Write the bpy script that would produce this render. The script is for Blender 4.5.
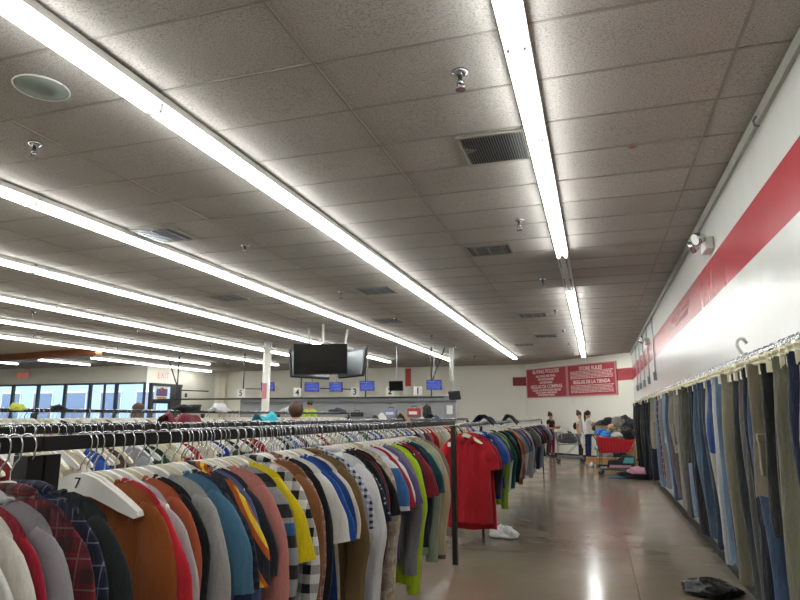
import bpy, math, random
from mathutils import Vector, Matrix
from math import sin, cos, pi, radians as RAD
rnd = random.Random(7)
S = bpy.context.scene
COL = S.collection
for o in list(bpy.data.objects): bpy.data.objects.remove(o)

# ---------------------------------------------------------------- camera, world, light, exposure
CE = 3.65            # ceiling height
cam = bpy.data.objects.new('camera', bpy.data.cameras.new('camera'))
COL.objects.link(cam)
cam.data.sensor_width = 36; cam.data.lens = 616 * 36 / 800; cam.data.clip_end = 300
cam.location = (0, 0, 1.53); cam.rotation_euler = (RAD(90 + 10.63), 0, RAD(17.47))
S.camera = cam
TUBE = 18.0           # strength of the fluorescent tubes
world = bpy.data.worlds.new('daylight'); S.world = world; world.use_nodes = True
wn = world.node_tree; wbg = wn.nodes['Background']
sky = wn.nodes.new('ShaderNodeTexSky'); sky.sky_type = 'NISHITA'; sky.sun_disc = False
sky.sun_elevation = RAD(38); sky.sun_rotation = RAD(200)
wn.links.new(sky.outputs[0], wbg.inputs[0]); wbg.inputs[1].default_value = .62
S.view_settings.view_transform = 'Standard'; S.view_settings.look = 'None'
S.view_settings.gamma = 1; S.view_settings.use_curve_mapping = False
S.view_settings.exposure = 0.38

# ---------------------------------------------------------------- materials
def lin(h):
    if not isinstance(h, str): return tuple(h)
    h = h.lstrip('#'); v = [int(h[i:i + 2], 16) / 255 for i in (0, 2, 4)]
    return tuple(((c + .055) / 1.055) ** 2.4 if c > .04045 else c / 12.92 for c in v)
class NT:
    def __init__(s, name, rough=.6, metal=0, spec=.5):
        s.m = bpy.data.materials.new(name); s.m.use_nodes = True; s.t = s.m.node_tree; s.N = s.t.nodes; s.L = s.t.links
        s.b = s.N['Principled BSDF']; s.b.inputs['Roughness'].default_value = rough
        s.b.inputs['Metallic'].default_value = metal; s.b.inputs['Specular IOR Level'].default_value = spec
    def n(s, t, **k):
        x = s.N.new('ShaderNode' + t)
        for a, b in k.items(): setattr(x, a, b)
        return x
    def set(s, sock, v):
        if isinstance(v, bpy.types.NodeSocket): s.L.new(v, sock)
        elif v is not None:
            if sock.type == 'RGBA' and not isinstance(v, (int, float)): v = (*lin(v), 1)
            sock.default_value = v
    def ma(s, op, a, b=None, c=None):
        x = s.n('Math', operation=op); s.set(x.inputs[0], a)
        if b is not None: s.set(x.inputs[1], b)
        if c is not None: s.set(x.inputs[2], c)
        return x.outputs[0]
    def obj(s, scale=(1, 1, 1)):
        t = s.n('TexCoord'); m = s.n('Mapping'); m.inputs['Scale'].default_value = scale
        s.L.new(t.outputs['Object'], m.inputs[0]); return m.outputs[0]
    def xyz(s, v=None):
        x = s.n('SeparateXYZ'); s.set(x.inputs[0], v or s.obj()); return x.outputs
    def noise(s, vec, sc=5, det=3, ro=.55):
        x = s.n('TexNoise'); s.set(x.inputs['Vector'], vec); x.inputs['Scale'].default_value = sc
        x.inputs['Detail'].default_value = det; x.inputs['Roughness'].default_value = ro; return x.outputs['Fac']
    def mix(s, f, a, b, mode='MIX'):
        x = s.n('Mix', data_type='RGBA', blend_type=mode); s.set(x.inputs[0], f); s.set(x.inputs[6], a); s.set(x.inputs[7], b); return x.outputs[2]
    def ramp(s, f, lo, hi, a=0., b=1.):
        x = s.n('MapRange'); s.set(x.inputs[0], f)
        for i, v in enumerate((lo, hi, a, b)): x.inputs[1 + i].default_value = v
        return x.outputs[0]
    def bump(s, h, st=.3, d=.01):
        x = s.n('Bump'); s.set(x.inputs['Height'], h); x.inputs['Strength'].default_value = st; x.inputs['Distance'].default_value = d
        s.L.new(x.outputs[0], s.b.inputs['Normal'])
    def band(s, v, freq, duty, off=0):   # 1 inside a repeating band
        return s.ma('LESS_THAN', s.ma('FRACT', s.ma('MULTIPLY_ADD', v, freq, off + 100)), duty)
    def col(s, v): s.set(s.b.inputs['Base Color'], v)
MC = {}
def plain(name, c, rough=.6, metal=0, spec=.5, var=0.06, nscale=6):
    if name in MC: return MC[name]
    t = NT(name, rough, metal, spec); c = lin(c)
    f = t.noise(t.obj(), nscale)
    t.col(t.mix(f, tuple(x * (1 - var) for x in c), tuple(min(1, x * (1 + var)) for x in c)))
    MC[name] = t.m; return t.m
def cloth(c, pat=None, c2=None, c3=None, f=10.):
    key = f'cloth {c} {pat} {c2} {c3} {f}'
    if key in MC: return MC[key]
    t = NT('cloth_' + (pat or 'plain'), .92, 0, .2)
    t.b.inputs['Sheen Weight'].default_value = .15; t.b.inputs['Sheen Roughness'].default_value = .6
    v = t.obj(); o = t.xyz(v); X, Y, Z = o[0], o[1], o[2]
    base = t.n('RGB'); base.outputs[0].default_value = (*lin(c), 1); k = base.outputs[0]
    if pat == 'hstripe':
        k = t.mix(t.band(Z, f, .45), k, c2)
        if c3: k = t.mix(t.band(Z, f / 3, .14, .2), k, c3)
    elif pat == 'vstripe': k = t.mix(t.band(X, f, .3), k, c2)
    elif pat == 'dstripe':
        d = t.ma('MULTIPLY_ADD', X, 1.4, Z); k = t.mix(t.band(d, f, .5), k, c2); k = t.mix(t.band(d, f, .16, .3), k, c3)
    elif pat == 'check':
        a = t.band(X, f, .5); b = t.band(Z, f, .5)
        k = t.mix(t.ma('MULTIPLY', t.ma('ADD', a, b), .5), k, c2)
    elif pat == 'plaid':
        a = t.band(X, f, .5); b = t.band(Z, f, .5)
        k = t.mix(t.ma('MULTIPLY', t.ma('ADD', a, b), .4), k, c2)
        if c3:
            a = t.band(X, f, .06, .22); b = t.band(Z, f, .06, .22); k = t.mix(t.ma('MULTIPLY', t.ma('MAXIMUM', a, b), .7), k, c3)
    elif pat == 'dots':
        w = t.n('TexVoronoi'); t.set(w.inputs['Vector'], v); w.inputs['Scale'].default_value = f; w.inputs['Randomness'].default_value = .2
        k = t.mix(t.ma('LESS_THAN', w.outputs['Distance'], .25), k, c2)
    elif pat == 'camo':
        k = t.mix(t.ma('GREATER_THAN', t.noise(v, f, 2), .53), k, c2); k = t.mix(t.ma('GREATER_THAN', t.noise(t.obj((1, 2, 1.3)), f * 1.3, 2), .58), k, c3 or c2)
    elif pat == 'denim':
        h = t.noise(t.obj((1.5, 1.5, .5)), 5, 2); k = t.mix(t.ramp(h, .42, .68), k, c2 or '#6d87a6')
    fz = t.noise(v, 260, 2, .7); k = t.mix(.14, k, fz, 'OVERLAY'); t.col(k)
    wr = t.noise(t.obj((1, 1, .35)), 22, 3); wv = t.noise(v, 600, 1)
    t.bump(t.ma('MULTIPLY_ADD', wv, .06, t.ma('ADD', wr, t.noise(t.obj((1, 1, .5)), 8, 2))), .8, .022)
    MC[key] = t.m; return t.m
def emis(name, c, st):
    t = NT(name, .5); t.col(c); t.set(t.b.inputs['Emission Color'], c); t.b.inputs['Emission Strength'].default_value = st; return t.m

M = {}
M['tube'] = emis('fluorescent_tube', (.985, 1, .985), TUBE)
M['tube_off'] = plain('unlit_tube', '#8c8c88', .3)
M['enamel'] = plain('white_enamel', '#d8d8d2', .35)
M['black'] = plain('black_paint', '#0d0d0e', .38)
M['blackp'] = plain('black_plastic', '#101012', .35)
M['chrome'] = plain('chrome_wire', '#b9bcc0', .22, 1)
M['steel'] = plain('grey_steel', '#80858a', .35, .8)
M['hang_w'] = plain('white_hanger_plastic', '#e4e3df', .35)
M['hang_c'] = plain('cream_hanger_plastic', '#ddd8bf', .4)
M['white'] = plain('white_paint', '#dcdcd4', .5)
M['red'] = plain('red_paint', '#a5303a', .5)
M['wood'] = plain('brown_wood', '#8a4f30', .5, var=.3, nscale=9)
M['card'] = plain('cardboard', '#a98356', .85, var=.12)
M['skin'] = plain('skin', '#b98465', .55); M['skin2'] = plain('skin_light', '#c99a7c', .55)
M['hair'] = plain('dark_hair', '#1a1210', .6, var=.3, nscale=60); M['hairb'] = plain('brown_hair', '#43291c', .6, var=.4, nscale=60)
M['green_glass'] = plain('speaker_grille', '#7c857d', .7)
M['dark'] = plain('dark_grey', '#26272a', .6)
M['frame'] = plain('bronze_frame', '#55585a', .45, .5)
M['frame_b'] = plain('blue_door_frame', '#2b3a44', .45, .3)
M['base'] = plain('black_baseboard', '#15181a', .5)
M['ink'] = plain('black_ink', '#0b0b0b', .7); M['paper'] = plain('white_paper', '#e9e9e6', .7)
M['signtext'] = plain('sign_white', '#ecd9d6', .6)
M['pink'] = plain('faded_pink', '#c98a8e', .6)

def ceiling_mat():
    t = NT('ceiling_tile', .95, 0, .15); v = t.obj(); o = t.xyz(v)
    f1 = t.noise(t.obj((1, 1.6, 1)), 75, 3, .7); f2 = t.noise(v, 1.1, 3)
    w = t.n('TexWhiteNoise', noise_dimensions='2D'); c = t.n('CombineXYZ')
    t.set(c.inputs[0], t.ma('FLOOR', t.ma('MULTIPLY_ADD', o[0], 1 / 1.22, 50 - .9 / 1.22))); t.set(c.inputs[1], t.ma('FLOOR', t.ma('MULTIPLY_ADD', o[1], 1 / .61, 50 - 2.52 / .61)))
    t.set(w.inputs['Vector'], c.outputs[0])
    k = t.mix(t.ramp(f2, .35, .7), '#b2aea9', '#bdb9b4'); k = t.mix(t.ma('MULTIPLY', w.outputs['Value'], .35), k, '#a19c96')
    k = t.mix(t.ramp(f1, .5, .62, 0, .7), k, '#776f64')
    st = t.noise(t.obj(), .55, 4, .6); k = t.mix(t.ramp(st, .66, .8, 0, .5), k, '#6e5a40')
    # rust stain on one tile
    dx = t.ma('SUBTRACT', o[0], .39); dy = t.ma('SUBTRACT', o[1], 4.98)
    d = t.ma('SQRT', t.ma('ADD', t.ma('MULTIPLY', dx, dx), t.ma('MULTIPLY', t.ma('MULTIPLY', dy, dy), .5)))
    k = t.mix(t.ramp(t.ma('ADD', d, t.ma('MULTIPLY', t.noise(v, 30), .03)), .035, .06, .9, 0), k, '#a0602a')
    t.col(k); t.bump(f1, .5, .004); return t.m
M['ceil'] = ceiling_mat()
M['grid'] = plain('ceiling_grid_metal', '#8f8a80', .6, var=.2)
M['drywall'] = plain('cream_drywall', '#d8d2c2', .7)

def wall_mat(name, c, rough, stripe=None, xr=None, lump=.25, coord='x'):
    t = NT(name, rough, 0, .5); v = t.obj(); o = t.xyz(v)
    k = t.mix(t.noise(v, .8, 3), tuple(x * .93 for x in lin(c)), lin(c))
    k = t.mix(t.ramp(t.noise(t.obj((1, 1, .3)), 3, 4), .6, .8, 0, .25), k, '#b5b0a4')
    if stripe:
        m = t.ma('MULTIPLY', t.ma('GREATER_THAN', o[2], stripe[0]), t.ma('LESS_THAN', o[2], stripe[1]))
        if xr: m = t.ma('MULTIPLY', m, t.ma('MULTIPLY', t.ma('GREATER_THAN', o[0], xr[0]), t.ma('LESS_THAN', o[0], xr[1])))
        k = t.mix(m, k, xr[2] if xr else '#a8333d')
    t.col(k); t.bump(t.noise(t.obj((1, 1, .35)), 2.6, 2), lump, .02); return t.m
def floor_mat():
    t = NT('polished_concrete', .2, 0, .5); v = t.obj(); o = t.xyz(v)
    a = t.noise(v, .55, 5, .6); b = t.noise(v, 3.2, 5, .65); c = t.noise(v, 45, 2)
    k = t.mix(t.ramp(a, .35, .68), '#7a7061', '#8b806f'); k = t.mix(t.ramp(b, .4, .7, 0, .35), k, '#7d6b57')
    k = t.mix(t.ramp(c, .6, .75, 0, .35), k, '#57504a')
    j = t.ma('LESS_THAN', t.ma('ABSOLUTE', t.ma('SUBTRACT', o[0], .26)), .008)
    j2 = t.band(t.ma('ADD', o[1], .5), 1 / 4., .003); k = t.mix(t.ma('MULTIPLY', t.ma('MAXIMUM', j, j2), .6), k, '#3a342e'); t.col(k)
    t.set(t.b.inputs['Roughness'], t.ramp(t.noise(v, 1.4, 4), .3, .7, .13, .24)); t.bump(t.noise(v, 9, 3), .06, .01); return t.m
M['floor'] = floor_mat()
M['wall_r'] = wall_mat('glossy_white_wall', '#cdcec9', .25, (2.73, 3.14), lump=.4)
M['wall_a'] = wall_mat('cream_angled_wall', '#efede1', .5, (2.73, 3.14))
M['wall_b'] = wall_mat('cream_back_wall', '#ebe9dc', .55, (2.76, 3.12), (-3.32, -2.6, '#7d1f2c'))
M['wall'] = wall_mat('cream_wall', '#e4e2d5', .6)
M['wallb'] = wall_mat('grey_partition_paint', '#9a9c9e', .7)
def glass():
    t = NT('window_glass', .02, 0, .5); tr = t.n('BsdfTransparent'); gl = t.n('BsdfGlossy'); gl.inputs['Roughness'].default_value = .02
    fr = t.n('LayerWeight'); fr.inputs[0].default_value = .5; mx = t.n('MixShader'); tr.inputs[0].default_value = (.82, .9, .95, 1)
    t.L.new(t.ma('MULTIPLY_ADD', t.ma('POWER', fr.outputs[1], 3.5), .9, .06), mx.inputs[0]); t.L.new(tr.outputs[0], mx.inputs[1]); t.L.new(gl.outputs[0], mx.inputs[2])
    t.L.new(mx.outputs[0], t.N['Material Output'].inputs[0]); return t.m
M['glass'] = glass()
def screen(name, c, st, busy):
    t = NT(name, .12); v = t.obj(); k = c
    if busy:
        o = t.xyz(v); f = t.ma('MULTIPLY', t.band(o[2], 22, .45), t.ma('GREATER_THAN', t.noise(t.obj((60, 1, 22)), 1, 1), .5))
        k = t.mix(t.ma('MULTIPLY', f, .6), c, '#9fb0e8')
    t.col('#050505'); t.set(t.b.inputs['Emission Color'], k); t.b.inputs['Emission Strength'].default_value = st; return t.m
M['scr_blue'] = screen('lit_blue_screen', '#1c2c86', 1.0, True)
M['scr_off'] = plain('dark_glass_screen', '#06070a', .12)
M['bag'] = plain('white_plastic_bag', '#e2e2e0', .45)
M['gloss_black'] = plain('black_plastic_bag', '#0c0d10', .25)

# ---------------------------------------------------------------- mesh builder
class MB:
    def __init__(s): s.v = []; s.f = []; s.mi = []
    def add(s, vs, fs, mi=0):
        o = len(s.v); s.v += [tuple(v) for v in vs]; s.f += [tuple(i + o for i in f) for f in fs]; s.mi += [mi] * len(fs); return s
    def box(s, c, d, rot=0, mi=0, tilt=0):
        M_ = Matrix.Translation(c) @ Matrix.Rotation(rot, 4, 'Z') @ Matrix.Rotation(tilt, 4, 'X')
        vs = [M_ @ Vector((x * d[0] / 2, y * d[1] / 2, z * d[2] / 2)) for x in (-1, 1) for y in (-1, 1) for z in (-1, 1)]
        return s.add(vs, [(0, 1, 3, 2), (4, 6, 7, 5), (0, 4, 5, 1), (2, 3, 7, 6), (0, 2, 6, 4), (1, 5, 7, 3)], mi)
    def tube(s, pts, r, n=6, mi=0, cap=True):
        pts = [Vector(p) for p in pts]; rs = r if isinstance(r, (list, tuple)) else [r] * len(pts)
        o = len(s.v); a = None; rings = []
        for i, p in enumerate(pts):
            d = (pts[min(i + 1, len(pts) - 1)] - pts[max(i - 1, 0)]).normalized()
            if a is None: a = d.orthogonal().normalized()
            a = (a - d * a.dot(d)).normalized(); b = d.cross(a)
            rings += [p + (a * cos(2 * pi * k / n) + b * sin(2 * pi * k / n)) * rs[i] for k in range(n)]
        fs = [(i * n + k, i * n + (k + 1) % n, (i + 1) * n + (k + 1) % n, (i + 1) * n + k) for i in range(len(pts) - 1) for k in range(n)]
        if cap: fs += [tuple(range(n))[::-1], tuple((len(pts) - 1) * n + k for k in range(n))]
        return s.add(rings, fs, mi)
    def rings(s, rs, cap0=True, cap1=True, mi=0):
        n = len(rs[0]); vs = [p for r in rs for p in r]
        fs = [(i * n + k, i * n + (k + 1) % n, (i + 1) * n + (k + 1) % n, (i + 1) * n + k) for i in range(len(rs) - 1) for k in range(n)]
        if cap0: fs.append(tuple(range(n))[::-1])
        if cap1: fs.append(tuple((len(rs) - 1) * n + k for k in range(n)))
        return s.add(vs, fs, mi)
    def prism(s, outline, y0, y1, mi=0):   # outline in XZ
        n = len(outline); vs = [(x, y0, z) for x, z in outline] + [(x, y1, z) for x, z in outline]
        return s.add(vs, [tuple(range(n)), tuple(range(2 * n - 1, n - 1, -1))] + [(k, k + n, (k + 1) % n + n, (k + 1) % n) for k in range(n)], mi)
    def grid(s, fn, nu, nv, mi=0):
        vs = [fn(i / nu, j / nv) for j in range(nv + 1) for i in range(nu + 1)]
        return s.add(vs, [(j * (nu + 1) + i, j * (nu + 1) + i + 1, (j + 1) * (nu + 1) + i + 1, (j + 1) * (nu + 1) + i) for j in range(nv) for i in range(nu)], mi)
    def mesh(s, name, mats, smooth=False):
        m = bpy.data.meshes.new(name); m.from_pydata(s.v, [], s.f); 
        for a in (mats if isinstance(mats, (list, tuple)) else [mats]): m.materials.append(a)
        if any(s.mi): m.polygons.foreach_set('material_index', s.mi)
        if smooth: m.polygons.foreach_set('use_smooth', [True] * len(s.f))
        m.update(); return m
    def build(s, name, mats, parent=None, smooth=False, loc=(0, 0, 0), rz=0, bev=0):
        return link(name, s.mesh(name, mats, smooth), parent, loc, rz, bev)
def link(name, me, parent=None, loc=(0, 0, 0), rz=0, bev=0):
    o = bpy.data.objects.new(name, me); COL.objects.link(o); o.parent = parent; o.location = loc
    o.rotation_euler = (0, 0, rz)
    if bev:
        b = o.modifiers.new('bevel', 'BEVEL'); b.width = bev; b.segments = 2; b.limit_method = 'ANGLE'
    return o
def tag(o, label=None, cat=None, group=None, kind=None):
    for k, v in (('label', label), ('category', cat), ('group', group), ('kind', kind)):
        if v: o[k] = v
    return o
def thing(name, label, cat, loc=(0, 0, 0), rz=0, group=None):
    return tag(link(name, None, None, loc, rz), label, cat, group)
def struct(o): o['kind'] = 'structure'; return o
def useobj(o, mat, slot=0):
    o.material_slots[slot].link = 'OBJECT'; o.material_slots[slot].material = mat
def copy_tree(o, parent=None):
    c = o.copy(); COL.objects.link(c); c.parent = parent
    for ch in KIDS.get(o.name, []): copy_tree(ch, c)
    return c
KIDS = {}
def remember(o, kids): KIDS[o.name] = kids
def text_mesh(name, s, size, mat, parent, loc, rot, align='CENTER', ext=.001, bold=0):
    cu = bpy.data.curves.new(name, 'FONT'); cu.body = s; cu.size = size; cu.align_x = align; cu.align_y = 'CENTER'; cu.extrude = ext; cu.offset = bold
    t = bpy.data.objects.new(name, cu); COL.objects.link(t); bpy.context.view_layer.update()
    me = bpy.data.meshes.new_from_object(t.evaluated_get(bpy.context.evaluated_depsgraph_get())); bpy.data.objects.remove(t)
    me.materials.clear(); me.materials.append(mat); o = bpy.data.objects.new(name, me); COL.objects.link(o); o.parent = parent
    o.location = loc; o.rotation_euler = rot; return o
ORD = ['first', 'second', 'third', 'fourth', 'fifth', 'sixth', 'seventh', 'eighth', 'ninth', 'tenth', 'eleventh', 'twelfth', 'thirteenth', 'fourteenth', 'fifteenth', 'sixteenth', 'seventeenth', 'eighteenth', 'nineteenth', 'twentieth', 'twenty-first', 'twenty-second', 'twenty-third', 'twenty-fourth', 'twenty-fifth', 'twenty-sixth', 'twenty-seventh', 'twenty-eighth', 'twenty-ninth', 'thirtieth']
ORD += ['thirty-' + w for w in ORD[:9]] + ['fortieth'] + ['forty-' + w for w in ORD[:9]] + ['fiftieth'] + ['fifty-' + w for w in ORD[:9]] + ['sixtieth']

# ---------------------------------------------------------------- the room
XW = 1.22; YB = -3.6; XL = -27.0; YA = 22.4; YF = 26.4; XA = XW - (YF - YA)
P_SF = (-18.25, 22.0); P_C = (-17.87, YF)      # storefront corner, back wall corner
struct(MB().add([(XL, YB, 0), (XW, YB, 0), (XW, YA, 0), (XA, YF, 0), (P_C[0], YF, 0), (P_SF[0], 22, 0), (XL, 22, 0)], [tuple(range(7))]).build('floor', M['floor']))
def wallpoly(name, a, b, mat, z0=0, z1=CE + .05, th=.12, side=1):
    a = Vector((*a, 0)); b = Vector((*b, 0)); d = (b - a).normalized(); n = Vector((-d.y, d.x, 0)) * th * side
    return struct(MB().add([a + Vector((0, 0, z0)), b + Vector((0, 0, z0)), b + Vector((0, 0, z1)), a + Vector((0, 0, z1)), a + n + Vector((0, 0, z0)), b + n + Vector((0, 0, z0)), b + n + Vector((0, 0, z1)), a + n + Vector((0, 0, z1))],
                    [(0, 1, 2, 3), (7, 6, 5, 4), (0, 4, 5, 1), (1, 5, 6, 2), (2, 6, 7, 3), (3, 7, 4, 0)]).build(name, mat))
wallpoly('wall_right', (XW, YB), (XW, YA), M['wall_r'], side=-1)
wallpoly('wall_angled', (XW, YA), (XA, YF), M['wall_a'], side=-1)
wallpoly('wall_back', (XA, YF), P_C, M['wall_b'], side=-1)
wallpoly('wall_behind', (XL, YB), (XW, YB), M['wall'], side=-1)
wallpoly('wall_left', (XL, 22), (XL, YB), M['wall'], side=-1)
# door wall and storefront: lintel above, piers between
def seg(p, q, t): return (p[0] + (q[0] - p[0]) * t, p[1] + (q[1] - p[1]) * t)
wallpoly('wall_door_side', seg(P_SF, P_C, .48), P_C, M['wall'], side=1)
wallpoly('wall_door_lintel', P_SF, seg(P_SF, P_C, .48), M['wall'], 2.92, side=1)
wallpoly('wall_storefront', (XL, 22), P_SF, M['wall'], 2.93, side=1)
for nm, a, b in (('baseboard_right', (XW - .012, YB), (XW - .012, YA - .01)), ('baseboard_angled', (XW - .02, YA - .01), (XA, YF - .02)), ('baseboard_back', (XA, YF - .012), (P_C[0], YF - .012))):
    wallpoly(nm, a, b, M['base'], 0, .12, .01, 1)
wallpoly('trim_1', (XW - .03, YB), (XW - .03, YA), plain('grey_wall_angle', '#a5a49b', .5), CE - .085, CE, .028, -1)
# ceiling: sagging lay-in tiles
def ceiling():
    mb = MB(); ys = [2.52 + .61 * k for k in range(-10, 41)]; xs = [.9 + 1.22 * k for k in range(-23, 1)]
    r = random.Random(3); xs = xs + [XW]
    for i in range(len(xs) - 1):
        for j in range(len(ys) - 1):
            x0, x1, y0, y1 = xs[i], xs[i + 1], ys[j], ys[j + 1]
            cx, cy = (x0 + x1) / 2, (y0 + y1) / 2
            if cx + cy > XW + YA + .7: continue
            if cx < -18.3 and cy > 22.2: continue
            sag = r.uniform(.004, .014); ta, tb = r.uniform(-.004, .004), r.uniform(-.003, .003); h = r.uniform(.004, .009)
            mb.grid(lambda u, v: (x0 + .008 + (x1 - x0 - .016) * u, y0 + .006 + (y1 - y0 - .012) * v, CE + h + ta * (u - .5) + tb * (v - .5) - sag * (1 - (2 * u - 1) ** 2) * (1 - (2 * v - 1) ** 2)), 4, 4)
    mb.box(((XL + XW) / 2, (YB + YF) / 2, CE + .12), (XW - XL + .3, YF - YB + .3, .04))
    struct(mb.build('ceiling', M['ceil'], smooth=True))
    g = MB()
    for x in xs[:-1]: g.box((x, (YB + YF) / 2, CE + .006), (.018, YF - YB, .012))
    for y in ys: g.box(((XL + XW) / 2, y, CE + .0055), (XW - XL, .016, .010))
    struct(g.build('trim_2', M['grid']))
ceiling()
# brown beam and cream drywall before the entrance
a, b = (-26.9, 17.6), (-14.95, 15.6)
wallpoly('trim_3', a, b, M['wood'], 3.43, CE, .22, 1)
struct(MB().add([(-26.9, 12.6, CE - .012), (-15.3, 12.6, CE - .012), (-14.95, 15.6, CE - .012), (-26.9, 17.6, CE - .012)], [(0, 3, 2, 1)]).add([(-26.9, 12.6, CE), (-15.3, 12.6, CE), (-14.95, 15.6, CE), (-26.9, 17.6, CE)], [(0, 1, 2, 3)]).build('trim_4', M['drywall']))

# storefront windows
def window(n, p, q, z0=.15, z1=2.93, mull=(), rail=None, fm='frame'):
    p = Vector((*p, 0)); q = Vector((*q, 0)); L = (q - p).length; a = math.atan2(q.y - p.y, q.x - p.x)
    r = struct(link(f'window_{n}', None, None, p, a))
    f = MB(); w = .07
    for x in (w / 2, L - w / 2): f.box((x, 0, (z0 + z1) / 2), (w, .1, z1 - z0))
    for z in (z0 + w / 2, z1 - w / 2): f.box((L / 2, 0, z), (L - 2 * w, .1, w))
    for m in mull: f.box((L * m, 0, (z0 + z1) / 2), (.06, .09, z1 - z0 - 2 * w))
    if rail: f.box((L / 2, 0, rail), (L - 2 * w, .08, .07))
    f.build('window_frame', M[fm], r); MB().box((L / 2, 0, (z0 + z1) / 2), (L - .1, .008, z1 - z0 - .1)).build('pane', M['glass'], r)
    if z0 > .1: MB().box((L / 2, 0, z0 / 2), (L, .12, z0)).build('window_sill', M['frame'], r)
xs = [-27.0, -25.6, -24.12, -22.58, -21.19, -19.79, -18.3]
for i in range(6): window(i + 1, (xs[i], 22.0), (xs[i + 1], 22.0), mull=((.55,) if i == 4 else ()))
DO = seg(P_SF, P_C, .05); DE = seg(P_SF, P_C, .48)
def entry_door():
    a = math.atan2(DE[1] - DO[1], DE[0] - DO[0]); L = math.dist(DO, DE)
    r = struct(link('door_1', None, None, (*DO, 0), a)); f = MB()
    for x in (.06, L - .1): f.box((x, 0, 1.46), (.12, .14, 2.92))
    f.box((L - .42, 0, 1.46), (.5, .06, 2.92)); f.box((L / 2, 0, 2.86), (L, .14, .12)); f.box((L / 2, 0, 2.2), (L, .1, .06)); f.build('door_frame', M['frame'], r)
    w = L - .8; d = MB(); x0 = .13
    for x in (x0 + .05, x0 + w - .05): d.box((x, 0, 1.1), (.1, .05, 2.16))
    for z in (.12, 2.12): d.box((x0 + w / 2, 0, z), (w - .2, .05, .14))
    d.build('door_leaf', M['frame_b'], r)
    g = MB().box((x0 + w / 2, .0, 1.1), (w - .2, .008, 1.9)).box((L / 2 - .2, 0, 2.55), (w, .008, .55)); g.build('pane', M['glass'], r)
    MB().tube([(x0 + .14, -.06, .9), (x0 + .14, -.06, 1.4)], .015).build('door_handle', M['steel'], r)
    s = thing('door_poster', 'poster with red ring and blue field on the glass entry door', 'poster', (*DO, 0), a)
    MB().box((x0 + w / 2, -.02, 2.52), (w * .75, .006, .6)).build('sheet', M['paper'], s)
    c = MB(); c.box((x0 + w / 2, -.026, 2.53), (w * .6, .003, .32)); c.build('blue_field', plain('poster_blue', '#4d5f88', .6), s)
    t = MB(); t.tube([(x0 + w / 2 + .13 * cos(k * pi / 8), -.03, 2.58 + .13 * sin(k * pi / 8)) for k in range(17)], .03); t.build('red_ring', M['red'], s)
    MB().box((x0 + w / 2, -.028, 2.3), (w * .5, .003, .07)).build('orange_band', plain('poster_orange', '#b98a4d', .6), s)
    e = thing('door_switch', 'small dark switch plate on wall right of entry door', 'switch', (*seg(P_SF, P_C, .55), 2.45), a)
    MB().box((0, -.02, 0), (.13, .035, .17)).build('plate', M['dark'], e, bev=.005); MB().box((0, -.045, 0), (.04, .02, .06)).build('button', M['steel'], e)
entry_door()
# conduit box at the back wall corner
struct(MB().box((-17.3, YF - .12, 1.85), (.35, .2, 3.6)).build('trim_5', M['drywall']))

# outside
struct(MB().box((-24, 45, -.15), (90, 45.6, .1)).build('ground_outside', plain('asphalt', '#5c5e60', .9)))
def building(loc, w, h, d, wallc, label, rows, cols, glassc='#3d5f86'):
    t = thing('building', label, 'building', loc)
    MB().box((0, 0, h / 2), (w, d, h)).build('wall', plain('facade ' + wallc, wallc, .8), t)
    for r_ in range(rows):
        for c in range(cols):
            x = -w / 2 + w * (c + .5) / cols; z = h * (r_ + .55) / rows
            f = MB().box((x, -d / 2 - .02, z), (w / cols * .62, .08, h / rows * .55)).build('window', M['white'], t)
            MB().box((x, -d / 2 - .07, z), (w / cols * .55, .04, h / rows * .48)).build('pane', plain('far_glass ' + glassc, glassc, .15), f)
    MB().box((0, 0, h + .1), (w + .4, d + .4, .2)).build('roof', M['steel'], t)
building((-41, 46, -.1), 22, 9, 6, '#aebccb', 'pale blue shop building across the parking lot, seen through left panes', 2, 6)
building((-21, 50, -.1), 15, 7.5, 6, '#c7ccd2', 'light grey building beyond the lot behind the entry door', 2, 4)
def car(loc, rz, c, label):
    t = thing('car', label, 'car', loc, rz)
    prof = [(-2.2, .35), (-2.25, .75), (-1.9, .95), (-1.2, 1.02), (-.6, 1.45), (.9, 1.47), (1.6, 1.05), (2.15, .95), (2.25, .6), (2.2, .35)]
    MB().prism(prof, -.88, .88).build('body', plain('car ' + c, c, .25), t, bev=.08)
    MB().prism([(-1.05, 1.05), (-.55, 1.4), (.85, 1.42), (1.4, 1.07)], -.9, .9).build('side_glass', M['scr_off'], t)
    for x in (-1.4, 1.4):
        for y in (-.8, .8): MB().tube([(x, y - .12, .33), (x, y + .12, .33)], .33, 16).build('wheel', M['dark'], t)
car((-33, 31, -.1), .1, '#d5d9de', 'white car parked outside the left storefront panes')
car((-26.5, 32, -.1), .15, '#2d4a78', 'blue car parked outside the storefront beside entry door')

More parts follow.
